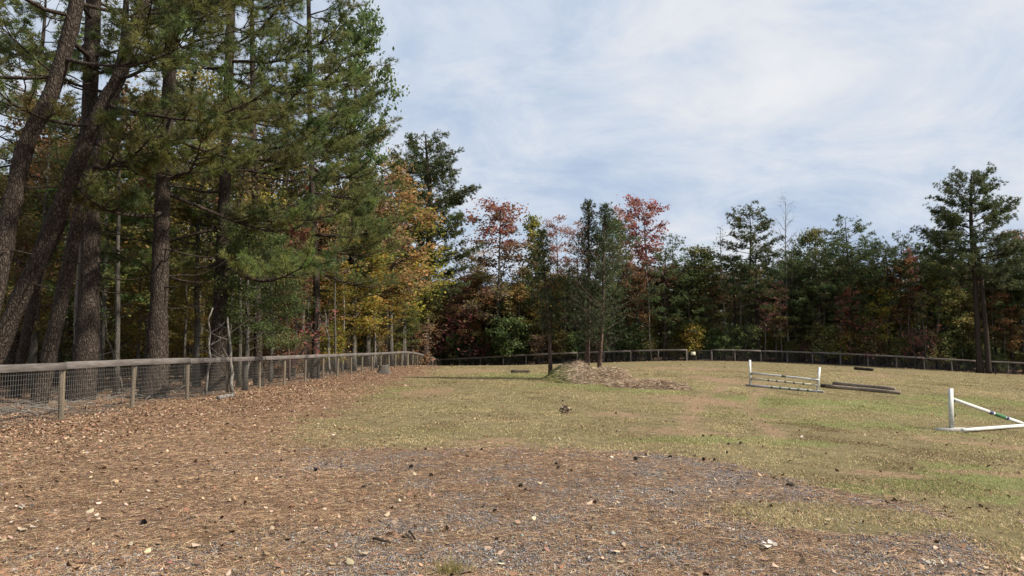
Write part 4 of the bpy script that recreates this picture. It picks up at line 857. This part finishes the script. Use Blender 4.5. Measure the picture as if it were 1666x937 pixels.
pC0 = pe+np.array([.06, -.1, .055]); pole('jump_pole', pC0, pC0+np.array([3.2, .9, -.12]), .048, 'green', [(.12, .25, 'white'), (.4, .6, 'white')], 'green and white pole on the ground running out at the right edge')

# timber poles lying beside the mid-field jump
def log(name, px0, py0, px1, py1, d0, d1, r, mat, label, lift=0.0, cat='log', taper=.85):
    a_ = pix(px0, py0, d0); b_ = pix(px1, py1, d1); P = []
    for f in np.linspace(0, 1, 8): X = a_[0]+(b_[0]-a_[0])*f; Y = a_[1]+(b_[1]-a_[1])*f; P.append((X-a_[0], Y-a_[1], G(a_[0], a_[1])*(1-f)+G(b_[0], b_[1])*f+r*.9+lift+rng.normal(0, r*.08)))
    g = Geo(); tube(g, P, r*np.linspace(1, taper, 8), 12, jit=.05); o = g.obj(name, M[mat], smooth=False); o.location = (a_[0], a_[1], 0); tag(o, label, cat); return o
log('timber_pole', 1356, 620, 1456, 629, 37.6, 35.0, .11, 'log', 'rough brown timber pole on the grass, farther of the pair beside the mid-field jump')
log('timber_pole', 1344, 626, 1465, 634, 35.4, 33.2, .10, 'log', 'longer tan timber pole on the grass, nearer of the pair beside the mid-field jump')
log('dark_log', 1336, 622, 1352, 625, 35.9, 35.5, .09, 'darklog', 'short dark log touching the left end of the timber pair')
log('dark_log', 1391, 597, 1420, 599, 63, 61, .13, 'darklog', 'dark log lying in the grass before the far right fence')
log('dark_log', 832, 604, 861, 603, 46, 46.5, .1, 'darklog', 'thin dark log lying in the grass left of the mound')
log('dead_log', 355, 655, 379, 651, 22.6, 23.6, .07, 'pale_bark', 'short bleached log lying in the leaves at the foot of the left fence')
# stump by the fence
sx, sy = pix(624, 605, 45)[:2]; g = Geo(); n = 16; a = np.arange(n)*2*math.pi/n; prof = [(0, .44), (.08, .37), (.25, .31), (.5, .28), (.56, .275)]; V = []
lob = 1+.22*np.cos(a*3+.6)+.1*np.cos(a*5)
for z, r in prof: k = 1-min(1, z/.5); V += [(math.cos(q)*r*(1+(lob[i]-1)*(k*.9+.2)), math.sin(q)*r*(1+(lob[i]-1)*(k*.9+.2)), z+(.04*math.sin(q*2+1) if z > .5 else 0)-.03) for i, q in enumerate(a)]
V.append((0, 0, .5)); F = [[i*n+j, i*n+(j+1) % n, (i+1)*n+(j+1) % n, (i+1)*n+j] for i in range(4) for j in range(n)]; g.add(V, F); g.F.append(np.array([[4*n+j, 4*n+(j+1) % n, 5*n] for j in range(n)]))
o = g.obj('tree_stump', M['stump']); o.location = (sx, sy, G(sx, sy)); tag(o, 'grey weathered tree stump with a flared foot beside the left fence', 'tree stump')

# ------------------------------------------------------------------ ground cover (uncountable)
def inview(x, y, m_=.72): return (abs(x) < y*m_+.5)
def scatter_tri(name, n, yr, weight, lrange, wid, palette, lift, tilt, label, cat, mat, pw=1.6):
    X = []; Y = []; got = 0
    while got < n:
        y = yr[0]+(yr[1]-yr[0])*rng.random(n*2)**pw; x = (rng.random(n*2)*2-1)*(y*.73+.4); w = weight(x, y); k = rng.random(len(x)) < w; X.append(x[k]); Y.append(y[k]); got += k.sum()
    x = np.concatenate(X)[:n]; y = np.concatenate(Y)[:n]; z = gz(x, y)+sst(24, 14, y)*.018*(fbm(x*6, y*6, 41, 3)-.5)
    a = rng.uniform(0, 2*math.pi, n); l = rng.uniform(*lrange, n)*(1+.02*np.maximum(0, y-8)); wd = wid*(1+.06*np.maximum(0, y-6)); el = rng.uniform(*tilt, n)
    D = np.stack([np.cos(a)*np.cos(el), np.sin(a)*np.cos(el), np.sin(el)], 1); S = np.stack([-np.sin(a), np.cos(a), rng.normal(0, .3, n)], 1); P = np.stack([x, y, z+lift], 1)
    V = np.stack([P-S*wd[:, None]/2, P+S*wd[:, None]/2, P+D*l[:, None]], 1); g = Geo(); c_ = palette(x, y, n); g.add(V, np.arange(n*3).reshape(-1, 3), np.repeat(c_, 3, 0)); o = g.obj(name, M[mat]); tag(o, label, cat, None, 'stuff'); return o
def wgrass(x, y):
    m_ = masks(x, y); base = (1-m_['straw'])*(1-m_['litter'])*np.clip(1.15-1.9*m_['clay']*(.45+1.2*fbm(x*3, y*3, 62, 3)), .02, 1)*np.clip(3.2*fbm(x*1.3, y*1.1, 61, 4)-1.05, .02, 1)+.3*m_['green']*(1-m_['straw']); return np.clip(base + .025, 0, 1)
def pgrass(x, y, n):
    m_ = masks(x, y); dry = pal([(.47, .38, .205), (.36, .29, .15), (.53, .43, .26), (.27, .22, .10), (.33, .225, .13)], n, .22)*(.62+.95*fbm(x*.5, y*.35, 64, 5)[:, None]); gr = pal([(.18, .19, .06), (.225, .22, .08), (.14, .155, .05)], n, .15)
    bk = (rng.random(n) < np.clip(2.6*(fbm(x*.7, y*.4, 68, 4)-.5), .04, .7))[:, None]; dry = np.where(bk, pal([(.16, .105, .06), (.21, .135, .08), (.12, .08, .045)], n, .15), dry)
    k = (rng.random(n) < .08+.5*m_['green']+.9*(fbm(x*.35, y*.35, 63, 4)-.52))[:, None]; return np.where(k, gr, dry)
scatter_tri('short_grass', 420000, (5, 60), wgrass, (.014, .042), .007, pgrass, 0, (.1, 1.05), 'short dry grass of the field, tan with green patches', 'grass', 'grass', 1.5)
def wstraw(x, y): m_ = masks(x, y); return np.clip((m_['straw']*.9+m_['litter']*.8)*(.25+1.1*fbm(x*1.7, y*1.7, 65, 3)**1.5)*(1-.55*m_['gravel']), 0, 1)
scatter_tri('pine_straw', 280000, (4.8, 30), wstraw, (.04, .13), .0045, lambda x, y, n: pal([(.35, .215, .12), (.26, .15, .09), (.50, .35, .21), (.12, .075, .05)], n, .3)*(.7+.6*fbm(x*.8, y*.8, 66, 4)[:, None]), .006, (-.02, .12), 'rust brown pine straw strewn over the gravel', 'pine straw', 'litter', 1.5)
def leaves_stuff(name, n, yr, weight, size, palette, label, pw):
    X = []; Y = []; got = 0
    while got < n:
        y = yr[0]+(yr[1]-yr[0])*rng.random(n*2)**pw; x = (rng.random(n*2)*2-1)*(y*.73+.4); w = weight(x, y); k = rng.random(len(x)) < w; X.append(x[k]); Y.append(y[k]); got += k.sum()
    x = np.concatenate(X)[:n]; y = np.concatenate(Y)[:n]; z = gz(x, y)+.012; nrm = rng.normal(0, .5, (n, 3))+np.array([0, 0, 1]); nrm /= np.linalg.norm(nrm, axis=1)[:, None]
    a = np.cross(nrm, rng.normal(size=(n, 3))); a /= np.linalg.norm(a, axis=1)[:, None]; b_ = np.cross(nrm, a); s = (size*np.clip(rng.lognormal(-.12, .32, n), .4, 1.5)*(1+.012*np.maximum(0, y-10)))[:, None]
    P = np.stack([x, y, z], 1); cu = rng.uniform(.05, .35, (n, 1))
    V = np.stack([P-a*s*.5+nrm*s*cu, P-a*s*.12+b_*s*.33+nrm*s*cu*.5, P+a*s*.28+b_*s*.25, P+a*s*.55+nrm*s*cu, P+a*s*.2-b_*s*.3+nrm*s*.05, P-a*s*.2-b_*s*.26+nrm*s*cu*.6], 1)
    g = Geo(); i = np.arange(n)[:, None]*6; F = np.concatenate([i+np.array([0, 1, 2, 3]), i+np.array([0, 3, 4, 5])]); g.add(V, F, np.repeat(pal(palette, n, .2), 6, 0)); o = g.obj(name, M['litter']); tag(o, label, 'leaves', None, 'stuff'); return o
def wleaf(x, y):
    m_ = masks(x, y); fd = x-fence_x(y); return np.clip(m_['litter']*(.08+.9*sst(3.2+2.5*fbm(x*.3, y*.3, 72, 3), .6, fd))*np.clip(2.2*fbm(x*.9, y*.9, 67, 4)-.5, .05, 1.3) + .016*m_['straw']*(.3+1.6*sst(1, -4, x)) + .012, 0, 1)
LV = [(.22, .13, .08), (.31, .20, .125), (.16, .095, .06), (.32, .22, .145), (.25, .13, .08), (.40, .29, .20), (.12, .08, .055), (.2, .125, .08)]
leaves_stuff('fallen_leaves', 56000, (5.2, 70), wleaf, .05, LV, 'brown and tan fallen leaves drifted along the left fence and over the gravel', 1.35)
def wpale(x, y): m_ = masks(x, y); return np.clip(.5*m_['litter']+.13*m_['straw']+.03, 0, 1)*.6
leaves_stuff('pale_leaves', 500, (5.2, 60), wpale, .062, [(.46, .36, .26), (.40, .31, .22), (.52, .43, .33)], 'scattered pale curled leaves', 1.3)
leaves_stuff('far_leaves', 6000, (60, 92), lambda x, y: np.where(y > far_y(x)-3, 1, .08), .07, LV[:3]+LV[6:], 'fallen leaves along the foot of the far fence', 1.0)
# gravel chips
n = 85000; X = []; Y = []; got = 0
while got < n:
    y = 4.8+7.6*rng.random(n*2)**1.4; x = (rng.random(n*2)*2-1)*(y*.73+.4); m_ = masks(x, y); k = rng.random(len(x)) < np.clip(m_['gravel']*1.1-.05+.10*m_['straw'], 0, 1); X.append(x[k]); Y.append(y[k]); got += k.sum()
x = np.concatenate(X)[:n]; y = np.concatenate(Y)[:n]; z = gz(x, y)+.018*(fbm(x*6, y*6, 41, 3)-.5); s = rng.lognormal(math.log(.0066), .36, n)
O = np.array([[1, 0, 0], [0, 1, 0], [-1, 0, 0], [0, -1, 0], [0, 0, .75], [0, 0, -.6]], float); V = O[None]*s[:, None, None]*rng.uniform(.6, 1.3, (n, 6, 1)); a = rng.uniform(0, 6.28, n); ca, sa = np.cos(a)[:, None], np.sin(a)[:, None]
V = np.stack([V[..., 0]*ca-V[..., 1]*sa, V[..., 0]*sa+V[..., 1]*ca, V[..., 2]+rng.normal(0, .2, (n, 1))*V[..., 0]], -1)+np.stack([x, y, z+s*.25], 1)[:, None]
F = np.array([[0, 1, 4], [1, 2, 4], [2, 3, 4], [3, 0, 4], [1, 0, 5], [2, 1, 5], [3, 2, 5], [0, 3, 5]]); g = Geo(); g.add(V, (np.arange(n)[:, None, None]*6+F[None]).reshape(-1, 3), np.repeat(pal([(.16, .16, .158), (.24, .238, .235), (.07, .07, .07), (.28, .27, .26), (.21, .165, .14)], n, .25), 6, 0))
o = g.obj('gravel', M['stone']); tag(o, 'grey crushed gravel showing through the pine straw', 'gravel', None, 'stuff')
# twigs and brush on the wood floor
g = Geo()
for i in range(420):
    y = 17+45*random.random()**1.5; x = fence_x(y)-.6-6*random.random(); z = G(x, y); a = random.uniform(0, 6.28); L = random.uniform(.4, 1.6); e = random.uniform(0, .3); r = random.uniform(.006, .016)
    tube(g, [(x, y, z+.03), (x+math.cos(a)*L*.5+random.gauss(0, .05), y+math.sin(a)*L*.5, z+.05+L*e*.5), (x+math.cos(a)*L, y+math.sin(a)*L, z+.04+L*e*.8)], [r, r*.8, r*.4], 4, cap=False)
o = g.obj('brushwood', M['pale_bark']); tag(o, 'tangle of grey fallen twigs on the wood floor behind the left fence', 'brushwood', None, 'stuff')
g = Geo()
for i in range(420):
    x = random.uniform(-8, 58); y = float(far_y(x))+.7+3*random.random(); z = G(x, y); a = random.uniform(0, 6.28); L = random.uniform(.6, 2.0); e = random.uniform(.1, 1.0); r = random.uniform(.012, .022)
    tube(g, [(x, y, z), (x+math.cos(a)*L*.5, y+math.sin(a)*L*.5, z+.05+L*e*.6), (x+math.cos(a)*L, y+math.sin(a)*L, z+.04+L*e)], [r, r*.8, r*.4], 4, cap=False)
o = g.obj('brushwood', M['grey_bark']); tag(o, 'tangle of grey twigs and stems just behind the far fence', 'brushwood', None, 'stuff')

# ------------------------------------------------------------------ small single things on the ground
def cone_mesh():
    g = Geo(); n = 0
    for i in range(70):
        f = i/70; a = i*2.4; r = .026*math.sin(math.pi*(.12+.8*f))+.006; z = .01+.06*f; o_ = np.array([math.cos(a), math.sin(a), .35]); p = np.array([math.cos(a)*r*.5, math.sin(a)*r*.5, z]); s = np.array([-math.sin(a), math.cos(a), 0])*.009
        q = p+o_*r*.75; g.add([p-s, p+s, q+s*.8, q-s*.8, q*.5+p*.5+np.array([0, 0, .006])], [[0, 1, 4], [1, 2, 4], [2, 3, 4], [3, 0, 4]])
    tube(g, [(0, 0, .005), (0, 0, .04), (0, 0, .072)], [.012, .02, .006], 8); return g.mesh('pine_cone', M['darklog'])
cm = cone_mesh(); first = None
for (px, py) in [(786, 737), (670, 764), (906, 765), (1035, 750), (1087, 745), (1147, 748), (516, 770), (460, 781), (587, 798), (1184, 718), (1203, 717), (1160, 749), (239, 856), (905, 758), (1000, 668), (925, 645), (916, 652), (370, 742), (700, 780), (843, 795)]:
    x, y = gpx(px, py, -.02); o = bpy.data.objects.new('pine_cone', cm); link(o); o.location = (x, y, G(x, y)+.015); o.rotation_euler = (random.uniform(1.2, 1.8), 0, random.uniform(0, 6.28)); s = random.uniform(.45, .8); o.scale = (s, s, s)
    tag(o, 'small dark pine cone lying on the open ground in front of the camera', 'pine cone', 'pine cones scattered on the ground')
def clod(px, py, r, mat, label, name='dirt_clod', cat='clod', sq=.6):
    x, y = gpx(px, py, -.03 if px < 1150 else -.12); g = Geo(); nu, nv_ = 12, 8; V = []
    for i in range(nv_+1):
        for j in range(nu):
            th = math.pi*i/nv_; ph = 2*math.pi*j/nu; k = r*(.7+.6*float(vnoise(ph*1.3+px, th*2.1+py, 5))) if 0 < i < nv_ else r*.8; V.append((k*math.sin(th)*math.cos(ph), k*math.sin(th)*math.sin(ph), k*sq*math.cos(th)))
    F = [[i*nu+j, (i+1)*nu+j, (i+1)*nu+(j+1) % nu, i*nu+(j+1) % nu] for i in range(nv_) for j in range(nu)]; g.add(V, F); o = g.obj(name, M[mat]); o.location = (x, y, G(x, y)+r*.25); tag(o, label, cat)
clod(1287, 803, .05, 'darklog', 'dark brown clod on the gravel near its right edge')
def stick(px0, py0, px1, py1, r, label):
    a_ = gpx(px0, py0); b_ = gpx(px1, py1); g = Geo(); P = [(a_[0]+(b_[0]-a_[0])*f-a_[0], a_[1]+(b_[1]-a_[1])*f-a_[1], r+.008+random.gauss(0, .004)) for f in np.linspace(0, 1, 6)]; tube(g, P, r*np.linspace(1, .6, 6), 7, jit=.1); o = g.obj('stick', M['darklog']); o.location = (a_[0], a_[1], G(*a_)+.01); tag(o, label, 'stick')
stick(607, 882, 636, 888, .011, 'dark stick lying level on the straw, left of the other short stick in the foreground')
stick(666, 870, 676, 882, .012, 'short dark stick pointing at the viewer on the straw in the foreground')
def leaf_heap(px, py, n, r, label, cols=((.5, .43, .35), (.42, .35, .28), (.56, .5, .43)), hgt=.03):
    x, y = gpx(px, py); g = Geo(); n *= 2; P = np.stack([rng.normal(0, r, n), rng.normal(0, r*.7, n), rng.uniform(.005, hgt, n)], 1); leaf_quads(g, P, .045+hgt*.2, pal(cols, n, .1), .8 if hgt < .1 else .2); o = g.obj('leaf_clump', M['litter']); o.location = (x, y, G(x, y)+.01); tag(o, label, 'leaves')
leaf_heap(919, 669, 45, .06, 'dark ragged clump of dead leaves standing in the grass before the mound', ((.10, .07, .05), (.15, .10, .07), (.2, .14, .09), (.45, .38, .3)), .17)
leaf_heap(1515, 913, 9, .028, 'pale ragged leaf clump on the ground at the lower right')
leaf_heap(1248, 886, 9, .026, 'whitish leaf clump on the gravel right of centre')
leaf_heap(36, 829, 9, .028, 'pale leaf clump on the straw at the left edge')
leaf_heap(962, 911, 6, .02, 'pale leaf pair on the gravel near the bottom centre')
leaf_heap(1185, 865, 4, .014, 'single tan leaf clump on the straw left of the whitish one')
# grass tuft at the bottom
x, y = gpx(735, 930); g = Geo(); n = 260; a = rng.uniform(0, 6.28, n); el = rng.uniform(.5, 1.4, n); l = rng.uniform(.05, .14, n); P = np.stack([rng.normal(0, .07, n), rng.normal(0, .05, n), 0*a], 1); D = np.stack([np.cos(a)*np.cos(el), np.sin(a)*np.cos(el), np.sin(el)], 1); S = np.stack([-np.sin(a), np.cos(a), 0*a], 1)
g.add(np.stack([P-S*.0025, P+S*.0025, P+D*l[:, None]], 1), np.arange(n*3).reshape(-1, 3), np.repeat(pal([(.3, .27, .08), (.2, .22, .06), (.42, .35, .16)], n, .15), 3, 0)); o = g.obj('grass_tuft', M['grass']); o.location = (x, y, G(x, y)); tag(o, 'yellow-green grass tuft at the bottom edge left of centre', 'grass tuft')
